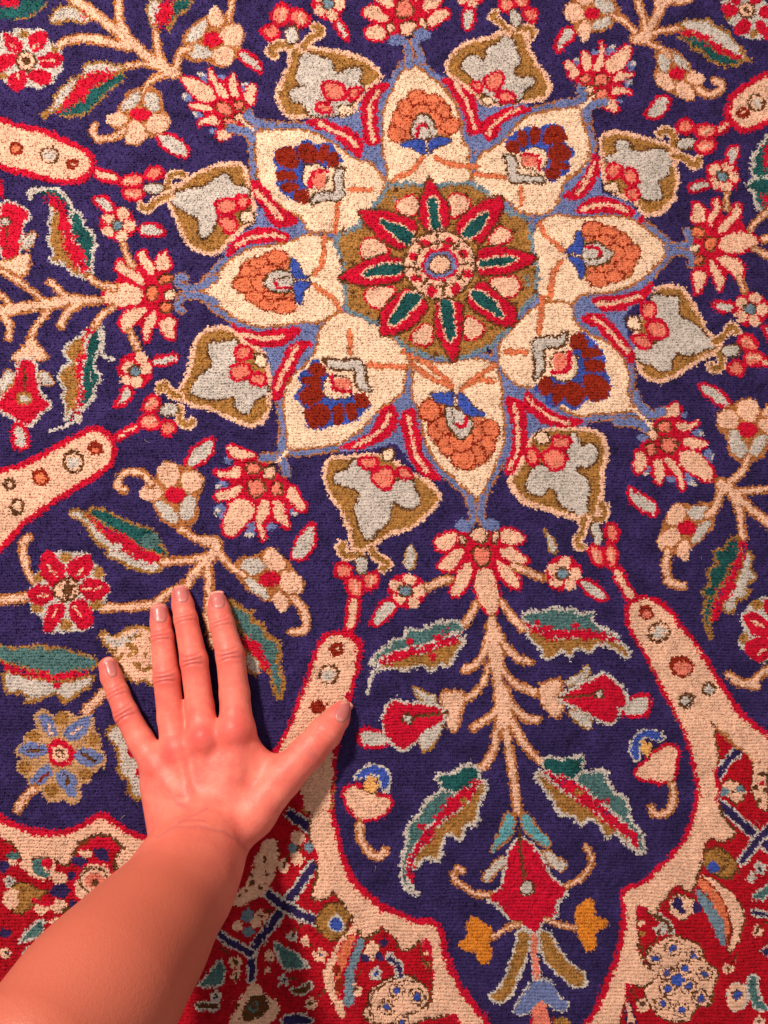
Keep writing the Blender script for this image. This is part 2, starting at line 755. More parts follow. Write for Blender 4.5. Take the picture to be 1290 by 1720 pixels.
H 796 850 810 828 824 800 832 778 846 755 849 722 846 694 841 683 844 649 835 621 827 607 780 600 740 612 700 600 688 605 692 630 691 658 694 672 705 694 708 727 719 755 736 780 755 797 784 822
H 483 753 482 727 476 700 475 672 482 646 496 623 521 605 533 584 533 578 535 553 565 527 582 526 627 542 683 584 686 600 680 644 677 662 655 673 630 695 607 722 580 743 552 750 512 754
T 280 360
H 215 460 280 370 360 290 440 230 560 190 690 175 790 150 830 120 940 140 1000 160 1060 250 1080 400 1070 550 1020 600 910 665 830 650 720 665 600 680 500 660 430 630 350 580 260 520
A
H 425 220 465 216 501 216 526 220 552 237 579 254 599 268 621 271 635 290 646 307 649 311 633 341 602 386 568 392 512 391 512 368 487 357 454 335 437 310 431 285 427 251
V
T 320 0
P b 1250 440 1180 480 1040 560 1000 620 990 690 850 690 680 720 690 790 830 850 1000 960 1090 960 1150 1000 1160 700 1160 600 1240 480
T 680 0
P b 60 310 150 410 270 470 400 530 450 620 460 650 560 610 720 600 770 660 640 760 540 870 440 910 370 880 350 800 340 680 280 570 100 400
T 840 280
P b 400 80 470 -40 640 -60 590 130 640 170 740 190 800 240 860 320 800 310 680 285 430 300 360 260 380 160
P b 920 690 930 740 890 800 780 870 740 920 780 1010 820 1130 830 1200 780 1190 700 1100 640 1040 560 1000 470 960 430 870 440 800 640 765 800 720
T 760 560
P b 330 310 450 310 560 400 640 460 780 510 830 560 700 600 600 600 500 570 480 660 430 730 370 830 290 860 330 680 320 500 300 400
T 440 560
P b 800 390 900 390 940 460 960 600 1000 710 1070 800 1130 850 1060 890 960 850 900 800 850 700 790 650 700 690 470 720 480 680 600 600 700 480
T 280 360
P b 800 660 880 680 915 740 890 820 820 880 720 980 690 1100 640 1130 610 1050 620 900 610 840 500 790 400 720 360 650 500 680 650 690
P b 350 210 440 110 540 70 540 0 480 -60 600 -20 760 40 810 50 820 110 770 150 690 170 550 190 430 230 350 290 330 260
M medallion_petal
K
M ribbon
T 320 0
O r r 20 680 740 770 715 900 765 960 770 1025 840 1035 885 1012 945 960 895 890 855 850 795 770 765
L p 24 - 0 770 742 870 795 940 820 1000 875
M ribbon
O r r 20 1205 495 1135 575 1115 640 1115 780 1140 855 1050 875 1035 740 1030 620 1065 560 1140 510
L p 24 - 0 1130 550 1080 620 1075 720 1092 840
M ribbon
T 680 0
O r r 20 205 468 280 478 350 520 425 580 435 690 465 750 455 815 375 815 382 720 345 640 300 560
L p 24 - 0 300 505 370 590 402 700 420 780
M ribbon
O r r 20 775 660 690 635 580 655 535 700 480 710 462 780 500 865 555 815 575 745 660 690
L p 22 - 0 690 652 600 690 530 750 500 810
M ribbon
O r r 20 1150 920 1175 1020 1125 1115 1065 1200 945 1195 1015 1140 1070 1070 1118 1000 1132 940
L p 22 - 0 1143 975 1105 1060 1040 1160
M ribbon
T 840 280
O r r 20 455 278 500 222 570 190 680 195 750 235 805 262 795 305 700 268 600 268
O r r 20 830 300 855 305 850 330 835 325
L p 22 - 0 500 255 600 228 690 228 760 265
M ribbon
O r r 20 535 800 640 787 780 777 880 738 925 685 903 765 852 815 740 865 615 875
L p 28 - 0 590 832 720 822 840 782
M ribbon
O r r 20 475 922 550 885 640 905 685 958 765 1060 805 1130 797 1195 735 1112 655 1045 595 965
L p 22 - 0 560 918 630 950 700 1040 770 1115
M ribbon
T 760 560
O r r 20 445 335 428 400 438 445 490 495 560 535 640 565 720 575 805 535 720 515 640 495 575 455 515 405 472 368
L p 22 - 0 452 390 510 450 600 508 700 545
M ribbon
O r r 20 315 382 360 385 425 420 445 500 435 600 455 670 425 740 375 835 300 835 345 740 375 640 355 500
L p 22 - 0 372 430 392 520 402 650 380 740 340 810
M ribbon
T 440 560
O r r 20 770 420 815 470 805 550 775 605 690 645 610 695 465 690 560 655 640 615 685 560 705 490
L p 22 - 0 770 480 740 560 650 630 560 680
M ribbon
O r r 20 915 445 925 540 945 640 955 730 1015 800 1080 885 1000 875 925 805 885 720 855 600 825 530 860 470
L p 22 - 0 882 500 902 620 922 730 990 830
M ribbon
T 280 360
O r r 20 375 650 450 685 540 715 660 695 815 688 755 765 620 797 540 795 465 755
L p 24 - 0 450 715 560 752 700 735
M ribbon
O r r 20 890 785 810 765 725 810 695 900 635 980 645 1115 685 1115 695 1040 745 960 785 880 825 800
L p 26 - 0 790 800 740 880 690 970 665 1050
M ribbon
O r r 20 355 265 395 170 480 105 600 80 700 105 745 122 725 160 600 155 500 170 430 205
L p 22 - 0 420 185 520 132 640 120 710 135
M ribbon
A
O r r 5 423 298 419 321 443 351 450 366 461 380 487 380 504 370 481 356 466 348 444 314
L p 8 - 0 430 320 450 345 475 367
D petal_flower
T 840 280
M petal_flower
O o f 12 500 330 580 330 650 360 720 380 770 410 765 460 830 460 860 510 840 560 790 600 800 650 740 680 650 690 600 720 550 710 520 680 520 640 540 560 540 480 500 420
E d 560 375 71 53
E o 560 375 62 44
E d 590 675 71 53
E o 590 675 62 44
E d 660 405 69 53
E o 660 405 60 44
E d 690 640 69 53
E o 690 640 60 44
E d 735 450 61 51
E o 735 450 52 42
E d 755 595 61 51
E o 755 595 52 42
E d 790 515 71 53
E o 790 515 62 44
E d 620 460 69 49
E o 620 460 60 40
E d 630 590 69 49
E o 630 590 60 40
E d 680 520 75 59
E o 680 520 66 50
m bell
O w k 16 490 510 530 455 600 460 690 515 650 580 570 600 510 590
L r 20 - 0 520 485 580 490 612 520 590 545
L k 10 - 0 520 560 580 555 620 540
m blue_wing
O B k 8 390 522 400 490 450 450 460 375 500 400 512 470 490 532
O B k 8 390 535 440 575 480 685 512 660 520 590 490 540
M petal_line
L o 22 f 6 380 500 280 420 240 335
L o 22 f 6 370 565 310 650 300 790
F 390 520 860 510 560 720
X
T 840 280
U petal_flower 390 520 860 510 560 720
A
U petal_flower 716 262 697 148 772 217
U petal_flower 769 655 782 789 706 674
U petal_flower 524 473 389 479 471 420
D maroon_flower
T 440 560
M maroon_flower
P B 290 165 350 150 370 230 540 380 650 380 665 430 600 515 520 555 430 550 370 585 280 575 245 500 260 440 200 400 200 350 245 320 210 270 230 215 285 205
m maroon_petal
O d d 22 290 195 340 180 380 205 380 248 320 252 285 222
m maroon_petal
O d d 22 228 268 260 255 352 270 352 303 260 303
m maroon_petal
O d d 22 222 370 270 325 355 310 362 390 310 432 250 422
m maroon_petal
O d d 22 262 462 370 430 412 450 392 542 330 572 288 552 262 500
m maroon_petal
O d d 22 438 440 488 430 492 542 438 552
m maroon_petal
O d d 22 510 430 562 420 582 512 530 524
m maroon_petal
O d d 22 560 370 620 360 655 400 635 442 580 442
m bud_square
O c k 12 370 250 540 250 548 392 380 402
P q 425 262 540 265 540 345 440 350
L r 26 - 0 420 255 430 345 545 352
m bracket
O w k 18 368 150 400 150 470 158 590 140 622 180 632 290 672 345 610 345 570 320 560 200 490 215 400 210
M petal_line
L o 24 f 6 525 -10 532 110
L o 26 f 6 650 185 850 200
F 605 160 270 560 650 430
X
A
U maroon_flower 609 605 515 716 621 680
U maroon_flower 899 571 1020 672 980 562
U maroon_flower 574 335 465 248 499 341
U maroon_flower 858 304 948 213 850 240
T 560 280
M star_ground
O y h 22 320 110 500 110 650 110 820 90 900 150 1030 260 1180 320 1200 420 1200 520 1220 600 1215 760 1200 800 1130 860 1080 950 1000 1020 960 1080 860 1120 700 1160 540 1130 440 1090 370 1010 240 930 80 880 70 720 60 650 60 580 10 450 30 400 150 380 190 300 260 220 320 160
N k 90 16 20 90 1240 1160
N h 16 14 20 90 1240 1160
M star_rosette
m small_petal
O r r 66 395 235 430 195 500 190 500 270 440 275
O p p 34 395 235 430 195 500 190 500 270 440 275
m small_petal
O r r 66 700 185 760 190 815 230 740 290 700 260
O p p 34 700 185 760 190 815 230 740 290 700 260
m small_petal
O r r 66 180 505 200 440 270 450 330 500 240 545 180 535
O p p 34 180 505 200 440 270 450 330 500 240 545 180 535
m small_petal
O r r 66 955 435 1000 370 1050 400 1065 440 950 465
O p p 34 955 435 1000 370 1050 400 1065 440 950 465
m small_petal
O r r 66 940 690 1095 670 1105 740 1060 775 1000 735
O p p 34 940 690 1095 670 1105 740 1060 775 1000 735
m small_petal
O r r 66 790 905 885 960 875 1010 810 1035
O p p 34 790 905 885 960 875 1010 810 1035
m small_petal
O r r 66 490 1010 570 945 580 1065 485 1040
O p p 34 490 1010 570 945 580 1065 485 1040
m small_petal
O r r 66 200 745 355 732 325 790 270 845 210 800
O p p 34 200 745 355 732 325 790 270 845 210 800
m star_petal
O r k 16 578 55 622 110 655 180 695 230 705 300 695 375 560 385 515 330 515 230 542 150 548 90
O t p 11 560 185 632 180 638 290 660 378 578 382 572 260
m star_petal
O r k 16 1028 178 1024 270 994 340 934 405 882 485 828 430 735 400 735 330 818 258 900 196 960 182
O t p 11 925 265 945 300 905 380 830 445 765 420 778 380 850 308
m star_petal
O r k 16 1245 545 1170 603 1080 645 960 655 880 665 858 600 866 495 960 475 1080 495 1180 516
O t p 11 1115 555 1060 583 960 600 868 608 868 552 960 547 1060 532
m star_petal
O r k 16 1114 868 1104 964 980 955 896 903 816 852 785 800 830 735 882 675 944 708 1014 768 1084 828
O t p 11 1045 908 960 893 888 853 816 790 830 735 882 742 964 798 1004 860
m star_petal
O r k 16 715 1182 688 1110 646 1060 605 980 605 860 628 795 742 795 785 830 785 940 769 1060 747 1155
O t p 11 690 1060 662 980 642 880 636 795 722 795 728 900 740 1012
m star_petal
O r k 16 288 1026 270 920 286 858 368 786 420 725 472 735 565 810 575 850 503 934 442 984 350 1020
O t p 11 328 974 346 900 406 800 438 745 535 770 524 812 452 884 392 954
m star_petal
O r k 16 12 665 110 596 200 555 310 525 405 546 435 600 435 684 300 715 170 715 80 690
O t p 11 155 640 240 596 330 580 424 576 428 634 320 660 200 670
m star_petal
O r k 16 144 260 250 255 350 260 424 285 495 318 516 384 464 444 410 516 356 484 266 414 196 352 166 300
O t p 11 265 316 372 330 434 356 492 400 468 466 418 464 356 403 306 362
m star_heart
E k 640 590 222 212
E p 640 590 208 198
E r 550 462 38 28
E r 690 460 34 32
E r 480 540 34 26
E r 782 525 32 26
E r 500 670 40 28
E r 800 648 36 28
E r 590 745 28 36
E r 732 738 26 32
L k 14 - 0 625 400 628 480
L k 14 - 0 505 440 560 490
L k 14 - 0 440 605 530 605
L k 14 - 0 530 720 570 680
L k 14 - 0 665 690 665 780
L k 14 - 0 790 700 740 660
L k 14 - 0 850 580 760 585
L k 14 - 0 770 450 720 500
R k 12 640 590 150 140
E r 640 592 112 106
E b 642 594 94 86
E k 642 592 68 66
E p 642 592 54 54
M petal_line
A
L o 6 f 2 690 610 730 640 760 650
L o 6 f 2 830 612 800 635 782 648
D palmette
T 760 560
M palmette
P p 480 570 870 570 935 635 945 740 915 850 915 980 880 1060 895 1150 830 1165 765 1130 645 1090 515 1070 420 1030 350 940 320 880 375 830 430 740
P y 500 590 850 590 905 650 912 740 885 850 885 970 850 1050 850 1130 780 1105 655 1060 530 1040 445 1000 385 925 362 885 400 840 450 750
Z w k 9 13 740 605 762 700 840 678 872 720 832 802 742 802 742 842 822 902 802 1000 800 1092 720 1052 648 1012 638 942 580 912 540 982 448 942 468 850 530 788 640 842 700 788 718 640
m blossom
O q r 24 605 622 700 622 722 660 692 702 602 702
O q r 24 530 722 620 692 692 732 692 792 622 842 558 782
O q r 24 440 702 502 682 522 782 480 802 438 762
m blossom_heart
O c k 12 490 592 592 602 592 662 510 672
F 835 1145 335 880 870 580
X
T 760 560
U palmette 835 1145 335 880 870 580
T 440 560
M palmette
O y p 26 400 750 560 740 700 720 820 780 900 850 960 870 1080 960 1040 1040 980 1110 880 1170 760 1210 690 1260 640 1300 545 1300 530 1190 490 1100 430 1000 380 900 370 830
Z w k 9 13 550 760 600 790 640 840 660 900 730 950 800 910 890 890 910 940 950 1000 900 1060 830 1040 790 1000 750 1060 760 1130 690 1180 640 1250 600 1160 560 1070 600 1000 590 930 450 900 440 850 540 830
m blossom
O q r 24 580 750 690 740 700 800 640 820 590 800
O q r 24 650 860 690 810 790 800 800 880 760 950 700 930
O q r 24 810 800 880 810 915 880 820 880
m blossom_heart
O c k 12 710 700 790 680 800 760 730 770
T 280 360
M palmette
O y p 26 330 670 230 700 170 760 150 860 140 960 50 1090 130 1140 260 1170 360 1220 450 1260 540 1270 620 1200 615 1050 605 850 480 780 390 690
Z w k 9 13 390 760 310 780 260 770 250 830 290 880 270 940 200 980 140 1080 310 1110 420 1080 420 1160 490 1200 520 1100 600 1080 600 1030 490 1020 380 1000 370 910 420 870 420 770
m blossom
O q r 24 410 800 500 790 510 860 420 890
O q r 24 380 910 490 900 510 980 390 1010
O q r 24 500 970 580 940 600 1030 500 1030
m blossom_heart
O c k 12 520 840 610 850 600 920 530 920
A
M palmette
O y p 7 279 322 307 308 335 287 362 276 398 271 413 280 420 330 430 365 405 386 385 405 366 427 338 427 311 407 297 368 289 345
Z w k 1.5 3.6 284 328 320 318 340 316 362 301 380 287 387 310 418 316 415 328 400 350 366 360 362 372 350 395 345 402 337 398 338 380 332 362 300 345
m blossom
O q r 7 361 341 378 332 396 334 400 350 390 358 366 360
O q r 7 364 362 392 363 402 380 386 396 372 376
O q r 7 394 328 416 330 417 350 400 350
m blossom_heart
O c k 4 402 356 424 352 428 372 406 376
T 320 0
M palmette
O y p 26 700 275 800 300 940 320 1060 360 1130 420 1165 460 1050 540 1000 620 985 690 700 700 600 718 550 670 518 580 538 510 590 430 598 330 598 265
Z w k 9 13 690 310 730 340 850 370 850 420 890 460 920 420 1030 410 1000 500 1030 540 980 600 900 690 710 690 690 620 630 610 600 570 640 520 740 520 720 500 650 480 660 390
m blossom
O q r 24 800 560 800 510 850 495 920 520 940 580 900 610 820 600
O q r 24 945 570 960 530 1035 535 1000 600 960 610
O q r 24 755 680 760 620 850 620 850 680
m blossom_heart
O c k 12 880 640 980 630 985 695 900 690
T 680 0
M palmette
O y p 26 620 165 705 165 735 260 775 350 835 440 882 520 862 592 760 602 560 607 480 645 430 560 320 490 245 430 255 360 310 305 380 258 520 228 590 190
Z w k 9 13 610 210 650 260 680 320 690 370 640 420 670 470 780 480 760 510 710 530 700 590 560 600 420 500 400 430 340 400 380 340 440 350 460 390 510 340 500 290 580 260
m blossom
O q r 24 480 470 530 430 590 440 600 500 550 550 480 530
O q r 24 390 500 450 490 470 550 430 560
O q r 24 550 560 600 540 660 570 670 600 580 600
m blossom_heart
O c k 12 460 590 540 570 550 620 480 640
T 930 0
M palmette
O y p 26 278 830 330 798 420 788 520 828 600 858 745 880 745 940 725 1000 745 1060 735 1150 712 1220 640 1292 530 1292 500 1220 300 1130 290 950
Z w k 9 13 380 850 450 850 470 930 540 920 620 910 720 930 690 1000 680 1060 600 1090 640 1140 640 1200 530 1200 510 1030 380 980 300 960 400 930
m blossom
O q r 24 310 1080 320 1010 360 980 410 1000 400 1070
O q r 24 400 1030 480 1010 520 1100 440 1120
O q r 24 430 1140 510 1120 510 1210 450 1200
m blossom_heart
O c k 12 300 1110 400 1090 400 1160 300 1150
T 930 300
M palmette
O y p 26 610 660 700 632 772 658 832 730 872 810 922 920 1005 980 1005 1030 900 1072 812 1132 722 1192 620 1224 540 1190 510 1120 490 1000 520 850 590 770
Z w k 9 13 590 700 680 720 740 710 750 760 740 830 800 850 860 900 960 990 940 1010 810 1060 730 1040 700 1080 700 1140 640 1150 600 1110 510 1080 480 1000 600 1020 680 960 640 840
m blossom
O q r 24 520 760 590 740 620 790 600 850 550 840
O q r 24 550 870 640 840 690 900 670 970 590 960
O q r 24 460 950 560 930 600 990 570 1030 500 1000
m blossom_heart
O c k 12 430 830 530 830 540 900 460 910
D crown
T 0 600
M crown
O q r 26 850 300 885 235 945 235 965 290 930 335 870 335
O q r 26 830 385 860 340 935 335 965 390 940 430 870 432
O q r 26 955 410 1005 370 1060 400 1055 455 995 482
L p 14 - 0 880 290 930 270
L p 14 - 0 870 385 930 375
m scroll
L y 34 p 14 1090 240 1020 215 990 165 955 170 950 200
L y 34 p 14 1080 310 1085 390 1130 415 1155 390
m blossom_heart
O w k 12 950 290 1060 270 1070 340 970 360
F 1070 280 840 400 960 170
X
T 0 600
U crown 1070 280 840 400 960 170
T 0 0
U crown 1000 1150 715 1085 865 1250
T 560 840
U crown 190 320 130 590 330 400
T 930 620
U crown 215 920 370 1200 150 1060
T 930 300
U crown 1000 1010 1270 1090 1080 890
T 930 0
U crown 740 900 980 770 870 990
T 680 0
U crown 650 170 700 -60 530 90
T 320 0
U crown 640 260 540 30 780 170
T 930 300
M link_band
O p r 24 1240 1080 1340 1100 1340 1150 1240 1130
D lotus
T 0 300
M lotus
O r r 4 640 720 720 580 720 520 800 560 850 480 900 520 960 480 1000 500 1010 620 1040 690 1030 800 1030 880 990 920 940 860 890 940 840 880 770 880 740 840 780 780
O r r 27 590 725 660 660 760 640 850 660 870 710 840 760 740 780 650 760
O p r 12 590 725 660 660 760 640 850 660 870 710 840 760 740 780 650 760
m lotus_petal
O r r 27 690 500 730 480 770 550 850 580 880 640 840 650 770 610 710 580
O p r 12 690 500 730 480 770 550 850 580 880 640 840 650 770 610 710 580
m lotus_petal
O r r 27 830 450 870 430 880 490 930 540 910 600 870 560 830 510
O p r 12 830 450 870 430 880 490 930 540 910 600 870 560 830 510
m lotus_petal
O r r 27 930 480 1000 430 1010 480 1040 530 980 570 930 550
O p r 12 930 480 1000 430 1010 480 1040 530 980 570 930 550
m lotus_petal
O r r 27 720 840 790 780 890 760 870 830 810 870 770 930 730 910
O p r 12 720 840 790 780 890 760 870 830 810 870 770 930 730 910
m lotus_petal
O r r 27 850 900 900 800 950 780 940 850 910 900 900 990 870 980
O p r 12 850 900 900 800 950 780 940 850 910 900 900 990 870 980
m lotus_petal
O r r 27 950 850 1030 830 1060 850 1040 920 1050 980 1000 960 960 900
O p r 12 950 850 1030 830 1060 850 1040 920 1050 980 1000 960 960 900
m lotus_heart
O o k 12 950 590 1030 570 1030 630 950 645
O o k 12 870 660 940 640 955 720 890 745
O o k 12 960 750 1030 750 1040 800 970 812
O c k 10 980 680 1050 670 1060 722 1000 735
F 1040 690 590 725 1000 430
X
T 0 300
U lotus 1040 690 590 725 1000 430
T 930 300
U lotus 830 410 1250 375 840 140
D lotus_diag
T 270 720
M lotus
O r r 4 430 120 580 150 640 200 720 280 800 350 850 480 780 470 760 580 690 540 620 620 590 560 540 560 430 620 400 560 420 460 350 420 440 340 360 280 450 220
E b 365 335 34 28
E w 350 345 18 18
E b 360 490 34 44
E w 340 500 14 24
E b 540 600 30 44
E w 530 640 30 16
E b 660 585 30 24
E b 800 490 28 34
E w 805 515 20 14
E b 400 190 28 22
m lotus_petal
O r r 27 400 110 430 90 500 130 580 150 570 180 480 190 420 180
O p r 12 400 110 430 90 500 130 580 150 570 180 480 190 420 180
m lotus_petal
O r r 27 320 240 380 262 490 210 490 300 420 305 340 285
O p r 12 320 240 380 262 490 210 490 300 420 305 340 285
m lotus_petal
O r r 27 320 405 400 362 490 330 500 380 430 432 340 432
O p r 12 320 405 400 362 490 330 500 380 430 432 340 432
m lotus_petal
O r r 27 380 645 370 570 410 450 490 410 560 440 570 520 500 590 430 652
O p r 12 380 645 370 570 410 450 490 410 560 440 570 520 500 590 430 652
m lotus_petal
O r r 27 580 460 620 420 660 430 650 520 612 560 632 672 600 672 570 560
O p r 12 580 460 620 420 660 430 650 520 612 560 632 672 600 672 570 560
m lotus_petal
O r r 27 670 430 740 420 752 520 775 605 730 592 670 530
O p r 12 670 430 740 420 752 520 775 605 730 592 670 530
m lotus_petal
O r r 27 740 390 800 330 840 400 892 482 850 512 790 460
O p r 12 740 390 800 330 840 400 892 482 850 512 790 460
m lotus_heart
O q k 14 510 210 600 200 610 260 520 282
O q k 14 530 310 620 300 640 390 560 422 520 370
O q k 14 660 330 720 320 740 390 670 402
O p k 14 620 230 690 220 690 300 620 302
F 690 200 380 640 890 480
X
T 270 720
U lotus_diag 690 200 380 640 890 480
T 930 620
U lotus_diag 540 340 970 660 470 620
T 930 0
U lotus_diag 180 590 470 280 60 380
T 320 0
U lotus_diag 350 740 -60 470 400 510
T 270 720
M curl
L b 50 f 8 735 60 720 160 620 170
L b 50 f 8 720 160 755 265
L c 16 - 0 765 120 690 200
M curl
T 930 620
L b 44 f 8 495 150 515 220 580 285 650 260
L b 44 f 8 380 320 470 310 550 350
E b 535 405 36 22
L c 22 - 0 480 250 590 345
M curl
T 930 0
L b 44 f 8 30 630 120 618 190 580 160 535
L b 44 f 8 205 720 190 680 230 620 310 610
L c 20 - 0 165 650 235 575
M curl
T 320 0
L b 46 f 8 500 752 400 750 345 705 350 670
L b 46 f 8 368 840 340 790 230 775
L c 16 - 0 375 790 315 735
D lotus_south
T 560 840
M lotus
O r r 4 620 250 740 200 880 160 1010 180 1130 220 1080 280 1150 350 1060 390 1100 500 1000 470 980 600 900 600 850 450 780 540 730 540 760 430 660 410 720 320 650 300
m lotus_petal
O r r 27 590 240 700 190 740 210 740 270 690 312 630 312
O p r 12 590 240 700 190 740 210 740 270 690 312 630 312
m lotus_petal
O r r 27 620 402 680 332 750 290 790 310 760 370 720 442 660 432
O p r 12 620 402 680 332 750 290 790 310 760 370 720 442 660 432
m lotus_petal
O r r 27 700 562 740 450 790 370 840 380 830 480 780 562 730 582
O p r 12 700 562 740 450 790 370 840 380 830 480 780 562 730 582
m lotus_petal
O r r 27 1000 180 1050 170 1160 210 1140 262 1060 272 1000 240
O p r 12 1000 180 1050 170 1160 210 1140 262 1060 272 1000 240
m lotus_petal
O r r 27 980 300 1080 272 1140 330 1192 372 1110 392 1030 362
O p r 12 980 300 1080 272 1140 330 1192 372 1110 392 1030 362
m lotus_petal
O r r 27 970 352 1030 380 1090 420 1132 532 1080 542 1010 482
O p r 12 970 352 1030 380 1090 420 1132 532 1080 542 1010 482
m lotus_petal
O r r 27 850 440 890 410 950 410 990 500 1002 600 982 680 950 718 900 662 858 580
O p r 12 850 440 890 410 950 410 990 500 1002 600 982 680 950 718 900 662 858 580
m lotus_heart
O p k 12 750 210 800 240 790 290 750 270
O p k 12 960 190 1000 180 990 260 950 270
O p k 12 810 200 880 150 930 200 930 250 850 262
O q k 16 830 290 940 280 940 380 890 412 840 370
m curl
L b 40 f 8 820 -10 845 120 800 160
L b 40 f 8 905 -10 880 115 940 150
E b 785 160 54 38
E b 952 150 52 40
F 875 130 960 710 580 240
X
T 560 840
U lotus_south 875 130 960 710 580 240
A
U lotus_south 691 68 668 -82 607 66
T 0 300
M curl
L b 42 f 8 1290 590 1200 660 1100 660 1052 630 1080 590 1112 600
L b 42 f 8 1290 740 1200 700 1080 712
L b 34 f 8 1090 720 1060 775 1095 795
T 840 280
M curl
L b 40 f 8 1000 490 1080 480 1150 460 1120 390
L b 40 f 8 1010 520 1100 505 1160 540 1150 590
D starlet
T 0 300
M star_flower
E r 712 275 108 104
E p 740 208 37 34
E p 778 278 37 34
E p 732 345 36 36
E p 655 318 36 33
E p 660 240 35 33
m star_flower_eye
E k 708 274 42 38
E h 708 274 28 26
F 712 275 712 175 812 275
X
T 0 300
U starlet 712 275 712 175 812 275
U starlet 810 1155 830 1050 905 1130
T 560 840
U starlet 445 550 425 450 550 545
T 800 860
U starlet 522 375 490 275 630 370
T 930 0
U starlet 1022 1055 1022 955 1118 1055
T 930 300
U starlet 1185 790 1185 690 1285 790
T 320 0
U starlet 835 20 835 -80 930 20
T 680 0
U starlet 395 -40 395 -120 480 -40
M red_leaf
T 0 300
O w r 24 545 110 620 98 670 130 695 205 640 205 600 170
M red_leaf
O w r 24 825 285 900 262 960 278 1000 335 940 350 840 345
M red_leaf
O w r 24 910 1075 1060 1058 1075 1090 1010 1122 920 1135
M red_leaf
T 0 600
O w r 24 740 175 800 200 790 240 740 292 665 302 720 230
M red_leaf
T 560 840
O w r 24 215 740 260 650 310 600 380 600 360 690 285 730 260 775
M red_leaf
T 800 860
O w r 24 600 410 690 400 760 460 795 520 740 530 660 480
M red_leaf
T 930 0
O w r 24 1030 940 1060 885 1122 885 1100 970 1060 995
M red_leaf
O w r 24 808 1120 860 1088 930 1078 960 1120 870 1150 818 1165
M red_leaf
T 930 300
O w r 24 940 742 1080 742 1100 790 1010 812
M red_leaf
O w r 24 1255 880 1290 890 1310 980 1280 960
M red_leaf
T 320 0
O w r 24 865 110 910 120 950 200 945 250 900 215 865 160
M red_leaf
T 680 0
O w r 24 350 60 420 40 430 110 390 195 355 170 345 110
M pale_bud
T 560 840
O w y 14 430 410 430 320 472 250 500 320 490 430
M pale_bud
T 800 860
O w y 14 405 95 450 150 490 200 480 260 440 240 420 160
M bud
T 0 0
O w r 24 930 810 990 800 1050 810 1150 912 1110 942 1050 930 980 890
M bud
T 0 600
O w r 24 1110 640 1150 560 1240 492 1295 492 1282 580 1220 640 1130 682
M bud
T 270 720
O w r 24 780 765 820 660 932 550 945 680 880 782 820 792
M bud
T 930 0
O w r 24 8 300 20 230 70 160 132 168 122 222 60 270 20 325
M bud
O w r 24 540 692 590 620 640 572 702 590 692 650 640 712 580 728
M bud
T 930 620
O w r 24 868 92 920 80 1010 130 1082 210 1072 252 980 212 900 152
M bud
O w r 24 440 695 520 740 600 800 632 850 612 892 530 862 460 800
M bud
T 320 0
O w r 24 270 300 330 295 390 340 432 400 428 445 370 405 300 365
D blossom
T 0 600
M five_petal_flower
P f 860 780 930 730 950 640 1010 612 1080 650 1150 660 1235 720 1220 810 1190 860 1200 960 1150 1030 1050 1030 1000 1010 930 930 920 870 840 840
m pale_petal
O p p 14 950 660 1010 630 1070 660 1070 740 1010 790 950 730
m pale_petal
O p p 14 1080 720 1150 680 1220 730 1200 800 1110 812
m pale_petal
O p p 14 840 812 920 760 982 810 940 862 860 852
m white_petal
O w w 10 930 872 1010 882 1070 962 1060 1002 980 962
m white_petal
O w w 10 1125 820 1172 840 1172 952 1110 992 1075 932
m heart
E r 1050 830 62 48
F 1050 830 1090 1010 870 810
X
T 0 600
U blossom 1050 830 1090 1010 870 810
T 930 620
U blossom 800 960 955 880 775 1130
U blossom 1165 370 1165 545 1335 330
T 930 0
U blossom 230 75 378 92 170 215
U blossom 740 440 680 295 890 480
T 0 0
U blossom 840 690 865 535 665 735
T 320 0
U blossom 130 235 -40 265 160 65
T 270 720
U blossom 655 900 475 880 745 1075
T 0 0
M stem
B 62 430 -20 560 80 700 180 800 270 900 360 1020 430 1060 440
B 42 710 -20 720 140 770 220
B 40 940 200 950 330 990 400
B 36 1140 280 1080 310 1060 400 1040 440
B 46 360 270 400 240 520 230 640 250 780 290
B 34 720 415 860 390 960 410
B 32 860 555 890 500 950 460 1040 440
M red_flower
P w -10 190 60 200 100 180 180 180 270 170 290 250 340 270 370 320 395 355 370 410 390 430 330 460 330 500 230 540 150 510 90 560 40 500 -10 470
E y 140 210 34 24
E y 330 300 24 24
E y 20 460 30 22
m red_petal
O r r 22 20 200 80 230 140 280 110 325 40 290
m red_petal
O r r 22 190 210 270 190 282 250 240 300 210 312 168 260
m red_petal
O r r 22 240 340 330 325 388 350 350 402 280 412 240 380
m red_petal
O r r 22 180 440 230 420 302 450 302 502 230 502 180 470
m red_petal
O r r 22 65 450 150 430 162 500 90 562 55 500
m red_petal
O r r 22 -10 340 90 330 105 370 -10 440
m heart
L p 14 - 0 200 290 225 270
L p 14 - 0 60 270 90 290
L p 14 - 0 250 370 330 365
L p 12 - 0 105 470 110 450
E k 157 370 66 62
E p 157 370 52 48
E k 157 368 28 24
M leaf
P t -10 60 60 40 150 10 290 -10 250 60 150 110 60 112 -10 102
P r -10 -10 150 -10 130 20 60 40 -10 30
L y 10 - 0 290 10 250 65 150 110 90 120
M leaf
O w y 14 290 125 330 50 420 30 500 80 545 110 520 150 420 110 320 142
P r 470 80 540 105 520 115 475 95
M leaf
O w y 14 225 725 320 640 330 580 420 490 500 460 510 385 620 375 715 405 770 430 560 440 480 490 430 560 380 630
O t y 10 330 692 400 640 500 610 540 540 620 500 700 440 765 450 720 500 640 560 580 640 500 682 380 702
P r 305 715 380 640 430 560 490 490 560 435 725 422 640 480 560 520 500 600 420 640 345 700
M leaf
O w y 12 890 -10 980 -10 940 180 905 150
